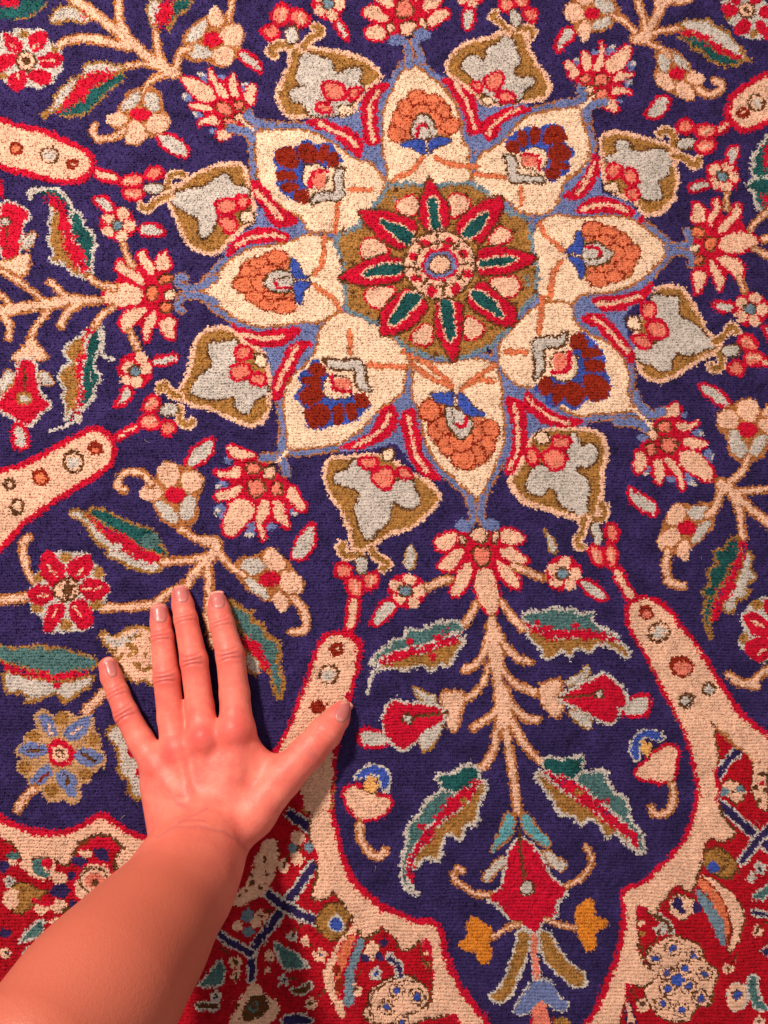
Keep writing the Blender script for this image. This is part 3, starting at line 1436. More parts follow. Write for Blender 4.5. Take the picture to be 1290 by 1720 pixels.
O t y 12 1050 -10 1160 -10 1130 60 1050 90 1030 180 1000 192
P r 980 -10 1040 -10 1025 130 950 192 938 80
M curl
B 36 745 780 690 820 600 840 550 800 570 750
T 320 0
M curl
B 32 230 120 245 50 250 -10
T 0 300
M red_flower
O r w 16 -10 128 80 140 140 170 192 220 150 250 120 330 130 420 110 482 60 492 -10 472
L k 14 - 0 40 300 42 420
E k 30 262 32 28
E w 30 262 24 20
O w f 10 120 400 150 330 235 310 190 400 160 432
O p f 12 -10 482 60 492 182 440 182 520 150 590 100 572 -10 532
P r -10 -10 15 0 20 120 -10 120
M leaf
L w 34 - 0 180 115 178 80 240 70 330 58 405 130 440 200
L t 26 - 0 260 85 330 80 400 150 440 230
O t w 16 420 200 495 200 505 290 545 320 575 380 545 460 562 580 520 562 500 480 460 440 470 380 430 370 420 280
O y w 14 290 150 340 150 370 220 390 330 420 440 480 540 545 592 450 592 380 502 298 492 330 420 285 372 310 300 288 262 320 200
P r 262 95 345 105 390 180 412 280 432 350 490 420 512 500 540 575 460 540 405 450 372 330 352 200
E r 370 300 26 20
M leaf
O y w 14 360 1040 450 960 540 890 505 980 510 1080 450 1110 480 1250 480 1500 455 1430 430 1380 385 1480 390 1385 370 1300 400 1275 350 1230 350 1160 440 1100
O t w 16 560 890 605 920 585 1040 560 1090 570 1150 605 1200 550 1260 560 1330 520 1340 470 1420 485 1280 480 1150 510 1090 520 980
P r 530 880 568 910 512 950 505 1040 525 1100 480 1110 495 1290 485 1380 400 1470 465 1370 470 1250 450 1110 490 1060 490 980
L w 20 - 0 600 850 625 950 600 1060 680 1082
L w 20 - 0 560 1300 510 1370 440 1475 290 1515
L w 12 - 0 540 1160 540 1210
M stem
B 66 -20 800 100 780 300 750 450 730
B 44 440 735 600 728
B 34 690 670 600 640 540 590
B 34 10 555 150 640 240 720 330 750
B 38 300 620 370 690 440 740
B 44 362 880 400 810 480 750
B 34 180 970 220 880 280 800
B 38 50 960 60 880 20 830
B 36 560 885 600 825 680 775
B 30 -10 690 60 760
M star_stem
B 34 740 395 760 450 795 530
M star_stem
B 34 785 920 800 970 830 1030
M bell_flower
O p f 12 50 1095 150 1000 190 930 235 1000 305 1095 220 1090 180 1080 130 1105
T 0 600
O r w 16 110 40 150 0 210 10 232 170 250 230 312 270 270 330 212 370 180 412 110 402 60 352 -10 312 -10 240 70 180 100 80
O w f 10 60 60 92 100 60 190 -10 222 -10 150
O w f 10 228 70 290 90 332 172 250 172
O w r 26 70 400 152 412 172 545 78 555
L k 18 - 0 150 80 150 190
E y 145 245 48 40
E w 148 248 26 22
M stem
T 0 600
B 40 1100 1030 1170 1090 1240 1110 1300 1100
B 40 1000 1230 1150 1215 1300 1190
M curl
B 42 905 765 850 692 750 690 712 730 712 790 750 800
M leaf
O w y 16 395 940 470 915 520 960 640 1080 740 1160 860 1220 995 1240 960 1285 780 1275 750 1222 635 1205 660 1150 565 1115 555 1060 500 990
O t y 12 510 918 600 905 680 950 760 985 840 1010 935 1055 960 1130 1025 1205 960 1195 880 1160 820 1130 770 1080 700 1050 620 1000 560 960
P r 480 925 560 970 640 1040 730 1060 790 1090 830 1150 960 1200 995 1242 840 1232 780 1180 680 1130 650 1080
E w 710 1140 30 22
E g 900 1110 60 50
M stem
B 42 180 1085 140 1110 140 1200 180 1300 210 1340
T 0 900
M stem
B 50 -20 400 100 380 190 365
M stem
B 46 620 440 800 430 920 410 1010 350 1120 290
B 54 1100 300 1180 210 1240 150 1320 90
B 40 1265 340 1250 250 1255 170
M stem
B 60 520 1060 590 980 650 920 760 830
M red_flower
P w 245 95 330 105 380 88 440 98 545 95 562 160 635 200 605 260 665 310 635 370 615 445 555 450 565 555 490 575 420 592 350 585 265 595 268 500 178 455 188 390 165 340 225 290 195 230 250 225
E y 400 128 38 28
E y 590 212 34 38
E y 580 412 40 34
E y 400 540 40 36
E y 232 440 40 34
E y 235 252 30 28
m red_petal
O r r 22 258 108 300 98 362 150 392 220 372 262 320 294 278 250 248 210
m red_petal
O r r 22 416 160 480 138 545 106 555 190 512 242 450 264 408 220
m red_petal
O r r 22 506 270 580 255 655 310 612 374 530 384 486 340
m red_petal
O r r 22 428 410 500 388 544 440 565 532 490 564 438 500
m red_petal
O r r 22 308 430 370 400 402 450 342 532 312 584 266 572 288 500
m red_petal
O r r 22 174 340 240 296 322 310 332 360 270 414 206 402
m heart
L p 14 - 0 295 170 340 235
L p 14 - 0 495 200 460 240
L p 12 - 0 505 325 600 316
L p 14 - 0 452 430 490 490
L p 14 - 0 345 440 330 490
L p 14 - 0 230 365 310 348
E k 405 325 82 78
E p 405 325 68 64
N k 12 12 350 270 460 380
E k 405 328 34 32
M leaf
O w y 18 15 800 120 840 280 860 400 880 570 830 550 900 450 945 382 1005 360 935 215 965 180 1015 160 935 25 945 25 880
O g y 12 -20 690 45 640 80 680 130 660 215 680 225 635 290 690 370 670 440 700 560 730 595 770 540 805 440 805 390 835 300 835 220 815 130 785 60 765 -20 735
P r -20 745 80 785 200 815 330 838 400 820 560 808 460 855 400 875 280 855 130 835 20 805
E r 340 888 24 18
M shrub_leaf
O p y 18 598 575 700 620 760 570 830 548 920 580 1050 600 1050 900 920 910 870 855 820 895 780 840 700 745 660 685 610 625
P w 610 585 700 630 780 600 840 570 800 660 700 680 640 640
N y 30 16 620 570 1040 900
T 0 1180
M blue_flower
P l 205 60 260 25 320 70 390 38 450 80 565 75 565 160 605 210 595 270 637 330 605 392 545 415 545 472 482 502 495 560 452 625 380 585 330 605 265 585 248 535 165 525 178 450 105 435 95 380 128 330 72 290 135 230 165 170 238 150 215 90
E y 370 92 44 42
E y 200 200 40 36
E y 560 230 40 36
E y 510 430 40 36
E y 312 530 44 42
E y 150 392 40 36
m blue_petal
O b b 10 240 60 310 70 330 140 342 202 280 192 248 140
m blue_petal
O b b 10 388 160 450 110 555 88 532 170 470 224 388 202
m blue_petal
O b b 10 468 268 560 288 625 330 540 384 448 342
m blue_petal
O b b 10 346 410 400 398 452 440 464 542 432 584 378 522 338 462
m blue_petal
O b b 10 200 430 290 378 322 420 262 492 176 514
m blue_petal
O b b 10 106 258 190 238 284 258 284 312 190 334 116 302
m heart
L k 20 - 0 160 292 260 292
L k 18 - 0 480 300 560 345
L k 18 - 0 400 430 402 500
L d 18 - 0 285 425 235 475
L p 16 - 0 298 130 308 185
L p 16 - 0 430 175 490 145
E r 365 300 86 86
E p 365 302 52 52
E k 362 300 32 32
E p 362 296 14 14
M stem
B 46 200 520 130 580 105 650
M shrub_leaf
O w y 18 630 205 700 118 770 200 810 330 860 430 900 590 785 585 775 450 705 440 715 260
P r 755 260 800 300 810 350 770 310
P r 815 380 850 400 840 480 815 450
T 270 720
M stem
B 50 140 960 220 840 290 770
B 66 270 680 340 690 320 760 280 785
B 40 10 805 200 790 280 770
B 38 120 605 200 660 290 690
B 38 510 885 420 830 360 760 330 730
B 42 310 1300 285 1100 285 960 270 870 290 800
M curl
B 46 800 1010 860 1080 880 1170 860 1230 790 1230
M leaf
T 140 960
S 480
O g y 16 640 110 700 165 775 185 755 225 815 240 820 290 885 310 880 420 905 505 880 595 850 470 800 400 750 330 690 230
P r 690 280 790 318 835 430 845 465 780 405 720 330
O w f 10 720 330 800 425 780 475 735 440
S 360
T 930 0
M stem
B 54 680 -20 620 100 560 190 510 230
B 38 505 -20 545 90 545 180
B 36 350 90 430 120 490 190
B 34 750 168 620 190 560 210
B 34 695 335 640 280 560 250 510 240
B 60 490 230 570 210
B 60 640 0 800 -10
M leaf
O w y 14 745 150 800 118 900 130 930 105 950 160 1045 190 1110 270 1145 340 1225 378 1100 345 1000 275 900 225 830 185
O t y 12 745 200 830 210 910 250 960 290 1050 330 1145 372 1080 395 980 375 910 335 880 290 815 290 830 255 775 235
P r 745 175 850 178 930 215 1000 265 1080 310 1155 362 1060 342 960 285 900 245 820 210
M red_flower
P w 990 -10 1030 60 1055 130 1105 205 1180 235 1230 225 1320 250 1320 -10
E y 1045 100 20 20
E y 1200 200 26 24
m red_petal
O r r 22 1005 50 1060 25 1110 55 1062 105
m red_petal
O r r 22 1088 185 1120 118 1172 130 1162 195 1110 202
m red_petal
O r r 22 1205 150 1240 135 1300 200 1300 240 1240 205
m red_petal
O r r 22 1235 60 1300 35 1300 115 1250 105
m red_petal
O r r 22 1045 -10 1115 -10 1112 30
m red_petal
O r r 22 1185 -10 1255 -10 1210 30
m heart
E k 1162 60 54 50
E p 1162 58 42 38
E k 1162 58 20 18
M curl
B 40 870 530 920 570 1000 555 1015 500 965 475
M star_stem
B 32 1045 1160 1040 1200 1045 1260
M leaf
O t w 16 1320 770 1240 900 1185 950 1220 1000 1180 1030 1230 1070 1195 1130 1240 1180 1225 1250 1300 1300
P r 1320 820 1265 900 1260 1000 1320 1050
P r 1320 1080 1260 1100 1320 1160
T 930 300
O t w 14 1165 50 1210 90 1220 150 1250 195 1320 200 1320 -10 1200 0
P r 1240 100 1320 90 1320 180 1270 170
M stem
B 36 1190 305 1240 240 1320 190
B 36 1215 425 1320 480
B 40 1270 365 1330 360
M star_stem
B 32 1115 590 1135 630 1150 680
T 930 620
M stem
B 66 1000 690 1090 750
B 44 1172 530 1130 630 1060 680
B 44 1010 700 990 820 920 885
B 40 1110 740 1320 715
B 50 1100 760 1180 830 1320 950
B 48 1095 770 1130 900 1140 1010
M curl
B 38 1280 280 1310 230
T 930 900
M curl
B 44 690 90 670 190 690 290 785 310
M leaf
O w y 16 1140 95 1190 100 1175 200 1240 250 1155 280 1185 375 1090 372 1085 465 1000 450 1060 330 1130 220
O t y 14 1050 15 1115 0 1115 120 1060 180 1040 260 980 310 955 400 930 500 960 645 920 560 895 440 930 380 872 325 950 300 915 200 1000 180 945 90 1030 90
P r 1110 5 1155 35 1130 170 1070 270 1090 320 1015 400 965 530 935 515 960 420 1000 320 1050 240 1100 140
M red_flower
P w 1320 350 1220 375 1175 440 1115 460 1145 570 1105 620 1145 700 1220 765 1320 765
E y 1225 415 34 34
E y 1145 612 30 28
m red_petal
O r r 22 1135 470 1230 465 1310 560 1310 600 1200 595
m red_petal
O r r 22 1175 620 1310 615 1290 745 1220 755 1152 690
m red_petal
O r r 22 1262 420 1310 360 1310 490
m heart
L p 16 - 0 1200 515 1260 550
L p 16 - 0 1230 710 1270 680
M stem
B 48 1065 845 1130 890 1220 900
B 44 1200 890 1250 830 1320 790
T 560 840
M star_stem
B 42 570 525 640 490 695 480
M star_stem
T 800 860
B 42 230 330 300 360 390 395
T 560 840
M stem
B 60 950 735 965 800 975 900 985 1000 1000 1200 1015 1300
B 46 940 760 920 900 870 980 795 1020
B 46 965 770 1040 880 1100 945 1180 972
B 38 940 1000 900 1110 830 1190 780 1215
B 40 1010 1010 1080 1090 1160 1130 1260 1175
B 36 855 625 830 680 785 745
B 42 1020 620 1060 690 1135 765
B 90 975 900 990 1000
T 560 1140
B 50 1010 150 1045 300 1060 450 1090 650 1112 800
B 44 990 180 920 240 845 298
B 44 1070 150 1150 230 1230 250
B 46 1000 250 970 400 930 490 885 535
B 46 1080 250 1130 360 1200 460 1260 500
B 100 1015 80 1030 240
L f 8 - 0 985 200 1000 330
L f 8 - 0 1060 190 1040 330
L f 8 - 0 1020 280 1050 430
M leaf
T 560 840
O y w 14 235 1035 340 970 480 930 620 890 740 840 795 820 725 930 690 1015 640 970 585 1040 540 980 435 1040 340 1010
O g w 14 365 840 440 830 435 765 560 780 600 735 640 740 765 720 775 790 700 800 640 850 520 870 430 900 340 920 260 990 215 1005 265 930 350 880
P r 255 1015 340 930 450 905 540 880 640 850 785 800 770 832 700 870 560 912 440 952 330 985
E r 460 855 24 22
P r 580 840 650 815 660 840 600 855
P r 630 765 720 810 680 820
E r 600 940 18 24
L w 24 - 0 232 1030 205 1160
L w 14 - 0 795 800 780 860 735 920
M leaf
T 800 860
O y w 14 290 690 400 730 520 770 700 750 880 790 925 850 915 890 830 820 720 790 685 855 600 805 560 885 520 825 455 880 408 885 400 810 320 765
O g w 14 285 605 430 600 440 570 560 600 580 565 610 620 710 605 680 650 720 700 820 730 885 770 780 752 620 722 460 705 330 685 275 650
P r 280 665 400 700 560 708 720 718 865 770 800 785 640 765 480 765 380 745
E r 590 672 22 20
E r 430 690 30 14
E r 370 665 22 16
M bell_flower
T 560 1140
O w y 12 455 35 530 75 625 98 615 150 520 140
O w y 12 498 385 560 310 665 268 645 330 570 450 530 420
O p f 14 640 80 770 68 802 140 765 230 745 335 670 300 700 220 650 150
O w r 24 135 300 270 305 345 360 300 415 165 410
O r w 18 290 230 310 180 370 115 420 150 640 150 682 220 662 260 580 302 500 372 430 444 380 422 340 392 290 322
L k 16 - 0 480 228 690 200
E k 445 243 34 36
E w 445 243 20 22
M bell_flower
T 800 860
O w y 12 525 1010 620 970 660 910 685 960 640 1020 540 1055
O w y 12 540 1190 620 1200 705 1250 690 1320 600 1270
O p f 14 365 1040 512 998 522 1060 480 1110 532 1170 492 1255 420 1200 385 1120
O w r 22 860 1185 920 1120 1055 1085 1045 1160 1025 1225 890 1225
O r w 18 495 1100 660 1020 730 985 770 955 820 1020 872 1050 915 1120 902 1170 850 1195 852 1240 800 1290 720 1250 600 1180 508 1140
L k 16 - 0 500 1115 690 1102
E k 735 1105 36 30
E w 735 1108 22 20
M hood_flower
T 560 1140
O p r 24 48 690 90 640 160 630 240 690 330 710 365 740 320 822 220 852 150 856 108 790
O B w 16 115 600 160 550 230 518 322 550 345 620 322 695 280 660 258 572 200 602
P A 170 640 240 558 272 690 220 682
L k 12 - 0 160 652 210 682 268 695
M curl
B 40 160 872 170 980 220 1060 280 1072 310 1030
M hood_flower
T 860 1100
O p r 24 728 705 800 640 930 518 1015 560 995 640 992 720 965 782 850 772 755 745
O B w 14 705 560 755 455 850 436 925 480 900 522 800 488 768 530 782 620 738 655
P A 768 500 862 540 812 632 790 600
L k 12 - 0 885 540 840 580 825 635
M curl
B 40 965 790 980 880 940 950 870 965 845 925
M leaf
T 560 1140
O y w 16 890 600 925 640 872 770 870 890 790 870 765 990 690 920 650 1000 640 1115 560 1070 500 1130 478 1140 500 1050 600 960 660 850 760 780 840 700
O g w 18 590 720 660 660 740 690 680 760 660 820 560 900 530 960 470 1040 440 1140 460 1250 540 1300 420 1255 405 1090 450 980 440 890 520 820 545 740
O t w 14 630 612 610 580 740 580 790 525 865 525 885 590 840 650 740 692 660 672
P r 680 735 780 675 895 585 835 720 740 790 655 860 605 960 505 1040 472 1130 492 1240 455 1225 445 1080 540 960 600 860
E r 525 895 30 14
E y 780 740 22 26
E y 620 930 18 30
M leaf
T 860 1100
O y w 16 155 690 240 770 360 850 490 930 600 1020 700 1100 735 1200 690 1135 620 1060 580 1120 540 1030 470 970 412 1040 380 960 285 975 260 880 195 805 150 745
O g w 18 400 700 500 720 570 690 565 760 640 850 710 870 695 960 765 1050 800 1160 760 1215 740 1080 660 980 560 900 450 830 380 750
O t w 14 175 650 215 605 320 630 440 610 435 660 400 745 290 745 195 690
P r 175 690 260 735 380 755 450 830 560 915 660 995 765 1090 752 1195 700 1095 600 1015 470 925 330 825 240 765
P r 500 870 640 880 560 900
E y 400 830 30 18
T 640 1360
M bell_flower
O w f 12 595 415 660 350 735 265 745 340 690 390 650 445
O w f 12 955 235 1020 250 1135 330 1100 375 1020 340
O s f 12 740 25 810 25 812 150 750 190 668 265 665 210 730 110
O s f 12 840 25 890 25 950 110 1035 200 1020 235 940 200 870 140
O r w 16 840 165 935 220 992 330 1030 420 1115 458 1112 512 1052 562 1052 642 972 662 952 744 900 744 830 684 770 672 730 584 638 542 648 500 720 480 740 380 768 240
L k 20 - 0 835 120 848 250 865 400
E k 882 468 48 48
E w 878 468 36 38
M curl
B 34 645 505 560 520 480 455 428 410 445 350 490 370
M curl
B 34 1112 462 1200 420 1270 350 1270 280 1235 235
M trefoil
O a f 6 455 800 530 760 508 680 560 635 625 680 662 720 674 760 645 820 675 880 622 940 578 900 560 852 490 858
T 930 1360
M trefoil
O a f 6 125 620 168 560 220 535 255 590 245 640 300 650 340 690 312 725 250 735 262 822 220 864 168 812 138 720
T 640 1360
M stem
B 26 670 770 765 710 830 690
B 26 990 660 1080 690 1170 712
M pointed_leaf
O y w 16 820 720 885 735 905 800 872 930 822 1030 762 1145 690 1165 635 1110 720 1070 770 940 810 820
M pointed_leaf
O y w 16 945 740 1000 712 1055 810 1135 920 1250 1015 1220 1085 1160 1072 1060 985 975 905
M stem
L q 36 w 8 922 765 930 900 945 1040
M bottom_flower
O b w 12 785 1205 860 1110 900 1040 980 1015 1055 1060 1075 1130 1140 1150 1115 1215 1020 1190 960 1130 900 1225 810 1245
P q 895 1320 920 1190 960 1130 1000 1180 1030 1320
P r 870 1320 915 1235 910 1320
P d 1030 1240 1060 1250 1060 1320 1030 1320
P y 1060 1240 1130 1255 1160 1320 1040 1320
'''

# ---------------------------------------------------------------- dyed wool
WOOL = dict(n=(50,36,79), r=(206,14,46), R=(184,12,30), c=(252,210,172), p=(244,188,152), w=(208,190,172), b=(116,124,164),
            B=(58,78,152), t=(28,78,74), g=(84,118,112), o=(232,122,80), q=(240,130,104), k=(98,58,30), f=(184,112,60),
            y=(176,120,58), d=(146,38,18), a=(226,132,40), h=(118,138,146), s=(104,164,166), A=(240,172,96), l=(204,152,102))
LAMP_TINT = np.array([1.0, .90, .80])       # the lamp's cast, taken out of the dyes
def nd(nt, t, **kw):
    n = nt.nodes.new(t)
    for k, v in kw.items(): setattr(n, k, v)
    return n
def wool(code, col):
    m = bpy.data.materials.new('wool_'+{'n':'navy','r':'crimson','R':'field_red','c':'ivory','p':'pale_pink','w':'undyed_grey','b':'slate_blue','B':'royal_blue','t':'dark_green',
        'g':'grey_green','o':'salmon','q':'coral','k':'dark_brown','f':'tan','y':'golden_brown','d':'madder','a':'amber','h':'pale_slate','s':'sea_green','A':'apricot','l':'sand'}[code])
    m.use_nodes = True; nt = m.node_tree; nt.nodes.clear(); L = nt.links.new
    out = nd(nt, 'ShaderNodeOutputMaterial'); bs = nd(nt, 'ShaderNodeBsdfPrincipled')
    base = np.clip(lin(col)*.80/LAMP_TINT, 0, .9)
    tc = nd(nt, 'ShaderNodeTexCoord')
    # uneven dye (abrash) and fibre-to-fibre change
    n1 = nd(nt, 'ShaderNodeTexNoise'); n1.inputs['Scale'].default_value = 55; n1.inputs['Detail'].default_value = 5
    n2 = nd(nt, 'ShaderNodeTexNoise'); n2.inputs['Scale'].default_value = 900; n2.inputs['Detail'].default_value = 4; n2.inputs['Roughness'].default_value = .7
    mp = nd(nt, 'ShaderNodeMapping'); mp.inputs['Scale'].default_value = (1.5, .8, 1)
    L(tc.outputs['Object'], n1.inputs['Vector']); L(tc.outputs['Object'], mp.inputs['Vector']); L(mp.outputs[0], n2.inputs['Vector'])
    at = nd(nt, 'ShaderNodeAttribute'); at.attribute_name = 'yarn'
    def rng(src, lo, hi, a=.25, b=.75):
        r = nd(nt, 'ShaderNodeMapRange'); r.inputs[1].default_value = a; r.inputs[2].default_value = b; r.inputs[3].default_value = lo; r.inputs[4].default_value = hi
        L(src, r.inputs[0]); return r.outputs[0]
    def mul(x, y):
        q = nd(nt, 'ShaderNodeMath', operation='MULTIPLY'); L(x, q.inputs[0]); L(y, q.inputs[1]); return q.outputs[0]
    dark = code in 'ntkB'
    f = mul(mul(rng(n1.outputs['Fac'], .62 if dark else .82, 1.5 if dark else 1.12), rng(n2.outputs['Fac'], .6 if dark else .84, 1.5 if dark else 1.14)), rng(at.outputs['Fac'], *((.55, 1.25) if code in 'yg' else (.86, 1.1) if code in 'cpw' else (.78, 1.16)), 0, 1))
    vm = nd(nt, 'ShaderNodeVectorMath', operation='SCALE'); vm.inputs[0].default_value = tuple(base); L(f, vm.inputs['Scale'])
    L(vm.outputs[0], bs.inputs['Base Color'])
    bs.inputs['Roughness'].default_value = .92; bs.inputs['Specular IOR Level'].default_value = .12
    bs.inputs['Sheen Weight'].default_value = .12; bs.inputs['Sheen Roughness'].default_value = .55
    bs.inputs['Sheen Tint'].default_value = tuple(np.clip(base*2+.1, 0, 1))+(1,)
    bp = nd(nt, 'ShaderNodeBump'); bp.inputs['Strength'].default_value = .75; bp.inputs['Distance'].default_value = .0009
    L(n2.outputs['Fac'], bp.inputs['Height']); L(bp.outputs[0], bs.inputs['Normal'])
    L(bs.outputs[0], out.inputs[0])
    return m
WOOL_MATS = {c: wool(c, WOOL[c]) for c in DYES}

# ---------------------------------------------------------------- carpet
DX, DY = .00086, .00074                      # a knot is two cells wide and three high
us, vs_ = np.meshgrid(np.linspace(-14, CW+14, 9), np.linspace(-14, CH+14, 9))
PX, PY = to_plane(us, vs_)
def even(x, d): return round(x/(6*d))*6*d
X0, X1, Y0, Y1 = even(PX.min(), DX), even(PX.max(), DX), even(PY.min(), DY), even(PY.max(), DY)
NX, NY = int(round((X1-X0)/DX)), int(round((Y1-Y0)/DY))
rg = np.random.default_rng(11)
def softnoise(ny, nx, step, rg):
    g = rg.normal(0, 1, (ny//step+3, nx//step+3))
    yi = np.arange(ny)/step; xi = np.arange(nx)/step
    y0 = yi.astype(int); x0 = xi.astype(int); fy = (yi-y0)[:, None]; fx = (xi-x0)[None]
    fy = fy*fy*(3-2*fy); fx = fx*fx*(3-2*fx)
    a = g[np.ix_(y0, x0)]; b = g[np.ix_(y0, x0+1)]; c = g[np.ix_(y0+1, x0)]; d = g[np.ix_(y0+1, x0+1)]
    return (a*(1-fx)+b*fx)*(1-fy)+(c*(1-fx)+d*fx)*fy
def per_knot(a, ny, nx): return np.repeat(np.repeat(a, 3, 0), 2, 1)[:ny, :nx]
gx, gy = np.meshgrid(X0+(np.arange(NX)+.5)*DX, Y0+(np.arange(NY)+.5)*DY)
Uc, Vc = to_draw(gx, gy)
kn = (NY//3+1, NX//2+1)
Uc = Uc+per_knot(rg.normal(0, 1.25, kn), NY, NX)+softnoise(NY, NX, 9, rg)*.8+rg.normal(0, .8, Uc.shape)
Vc = Vc+per_knot(rg.normal(0, 1.05, kn), NY, NX)+softnoise(NY, NX, 9, rg)*.8+rg.normal(0, .8, Uc.shape)
def win(lo, hi):
    x, y = to_plane(np.array([lo[0], hi[0], lo[0], hi[0]]), np.array([lo[1], lo[1], hi[1], hi[1]]))
    a = max(int((y.min()-Y0)/DY)-3, 0); b = min(int((y.max()-Y0)/DY)+4, NY)
    c = max(int((x.min()-X0)/DX)-3, 0); d = min(int((x.max()-X0)/DX)+4, NX)
    return None if a >= b or c >= d else (slice(a, b), slice(c, d))
wv = Weave(Uc.astype(np.float32), Vc.astype(np.float32), win)
run_design(wv, DESIGN)
COL, PART = wv.col, wv.part

# pile relief at the cell corners: weft lines sink, knots bulge, dark brown (corroded) wool lies lower
lift = {c: 0. for c in DYES}; lift.update(k=-.00075, f=-.0003, r=.00025, c=.0002, p=.0002, t=.0001, n=-.00015, y=-.00025)
LUT = np.array([lift[c] for c in DYES])
hc = LUT[COL]+per_knot(rg.normal(0, .00015, kn), NY, NX)+softnoise(NY, NX, 80, rg)*.0005
hp = np.pad(hc, 1, mode='edge')
Hh = (hp[:-1, :-1]+hp[1:, :-1]+hp[:-1, 1:]+hp[1:, 1:])/4
ii, jj = np.meshgrid(np.arange(NX+1), np.arange(NY+1))
gap = softnoise(NY+1, NX+1, 3, rg)*.00016
Hh += np.where(jj % 3 == 0, -.00042+gap-np.abs(rg.normal(0, .00012, Hh.shape)), .00014)+np.where(ii % 2 == 0, -.00020, .00012)+rg.normal(0, .00014, Hh.shape)
Wx = X0+ii*DX+softnoise(NY+1, NX+1, 30, rg)*.0004+rg.normal(0, .00013, Hh.shape)
Wy = Y0+jj*DY+softnoise(NY+1, NX+1, 24, rg)*.0006+rg.normal(0, .0001, Hh.shape)
edge = (ii == 0) | (ii == NX) | (jj == 0) | (jj == NY)
Hh[edge] = -.0004; Wx[edge] = (X0+ii*DX)[edge]; Wy[edge] = (Y0+jj*DY)[edge]
VERT = np.stack([Wx, Wy, Hh], -1).reshape(-1, 3).astype(np.float32)
YARN = per_knot(rg.uniform(0, 1, kn), NY, NX)*.6+rg.uniform(0, .4, (NY, NX))

carpet = bpy.data.objects.new('carpet', None); scene.collection.objects.link(carpet)
carpet['label'] = 'hand-knotted wool carpet with navy ground, ivory star medallion and red flowers'
carpet['category'] = 'carpet'

def pile_object(name, parent, verts, quads, dye, yarn, tuft=0.0):
    me = bpy.data.meshes.new(name)
    uq, inv = np.unique(quads.ravel(), return_inverse=True)
    q = inv.reshape(-1, 4).astype(np.int32); co = verts[uq]; n = len(q)
    used, mi = np.unique(dye, return_inverse=True); mi = mi.ravel()
    # loose wool ends: slim blades rooted on the knots, leaning with the nap
    pick = np.flatnonzero(rg.random(n) < tuft); t = len(pick)
    flip = rg.random(t) < .5
    a = np.where(flip, q[pick, 0], q[pick, 1]); b = np.where(flip, q[pick, 2], q[pick, 3])
    tip = (co[a]+co[b])/2+np.stack([rg.normal(.0001, .00055, t), rg.normal(-.00025, .0005, t), np.abs(rg.normal(.0006, .0003, t))], 1).astype(np.float32)
    co = np.concatenate([co, tip]) if t else co
    tri = np.stack([a, b, len(uq)+np.arange(t)], 1).astype(np.int32)
    me.vertices.add(len(co)); me.vertices.foreach_set('co', co.astype(np.float32).ravel())
    me.loops.add(4*n+3*t); me.loops.foreach_set('vertex_index', np.concatenate([q.ravel(), tri.ravel()]))
    me.polygons.add(n+t); me.polygons.foreach_set('loop_start', np.concatenate([np.arange(0, 4*n, 4), 4*n+np.arange(0, 3*t, 3)]).astype(np.int32))
    for u in used: me.materials.append(WOOL_MATS[DYES[u]])
    me.polygons.foreach_set('material_index', np.concatenate([mi, mi[pick]]).astype(np.int32))
    me.polygons.foreach_set('use_smooth', np.concatenate([np.ones(n, bool), np.zeros(t, bool)]))
    yarn = np.asarray(yarn).ravel()
    at = me.attributes.new('yarn', 'FLOAT', 'FACE'); at.data.foreach_set('value', np.concatenate([yarn, np.clip(yarn[pick]+rg.uniform(-.2, .35, t), 0, 1)]).astype(np.float32))
    me.update(calc_edges=True)
    o = bpy.data.objects.new(name, me); scene.collection.objects.link(o); o.parent = parent
    return o

base = (np.arange(NY)[:, None]*(NX+1)+np.arange(NX)[None]).ravel()
QUADS = np.stack([base, base+1, base+NX+2, base+NX+1], 1)
pf = PART.ravel(); order = np.argsort(pf, kind='stable'); ps = pf[order]
first = np.searchsorted(ps, np.arange(len(wv.parts))); last = np.searchsorted(ps, np.arange(len(wv.parts)), 'right')
made = {}
kids = {}
for i, (nm, par) in enumerate(wv.parts):
    if par >= 0 and last[i] > first[i]: kids[par] = kids.get(par, 0)+1
for i, (nm, par) in enumerate(wv.parts):
    n = last[i]-first[i]
    if par >= 0:
        pass
    if n == 0:
        if kids.get(i):
            e = bpy.data.objects.new(nm, None); scene.collection.objects.link(e); e.parent = carpet; made[i] = e
        continue
    idx = order[first[i]:last[i]]
    made[i] = pile_object(nm, carpet if par < 0 else made[par], VERT, QUADS[idx], COL.ravel()[idx], YARN.ravel()[idx], .5)

# the carpet goes on past the picture: the design is mirrored, as in a workshop carpet
S = .0026; R = .64
ax = np.arange(-int(R/S), int(R/S)+1)
ox_ = np.concatenate([X0-np.arange(int((X0+R)/S), 0, -1)*S, np.linspace(X0, X1, int((X1-X0)/S)+1), X1+np.arange(1, int((R-X1)/S)+1)*S])
oy_ = np.concatenate([Y0-np.arange(int((Y0+R)/S), 0, -1)*S, np.linspace(Y0, Y1, int((Y1-Y0)/S)+1), Y1+np.arange(1, int((R-Y1)/S)+1)*S])
cx_, cy_ = np.meshgrid((ox_[1:]+ox_[:-1])/2, (oy_[1:]+oy_[:-1])/2)
outside = ~((cx_ > X0) & (cx_ < X1) & (cy_ > Y0) & (cy_ < Y1))
fx = np.abs((cx_-X0) % (2*(X1-X0))-(X1-X0)); fx = (X1-X0)-fx; fy = np.abs((cy_-Y0) % (2*(Y1-Y0))-(Y1-Y0)); fy = (Y1-Y0)-fy
dye = COL[np.clip((fy/DY).astype(int), 0, NY-1), np.clip((fx/DX).astype(int), 0, NX-1)]
vx, vy = np.meshgrid(ox_, oy_)
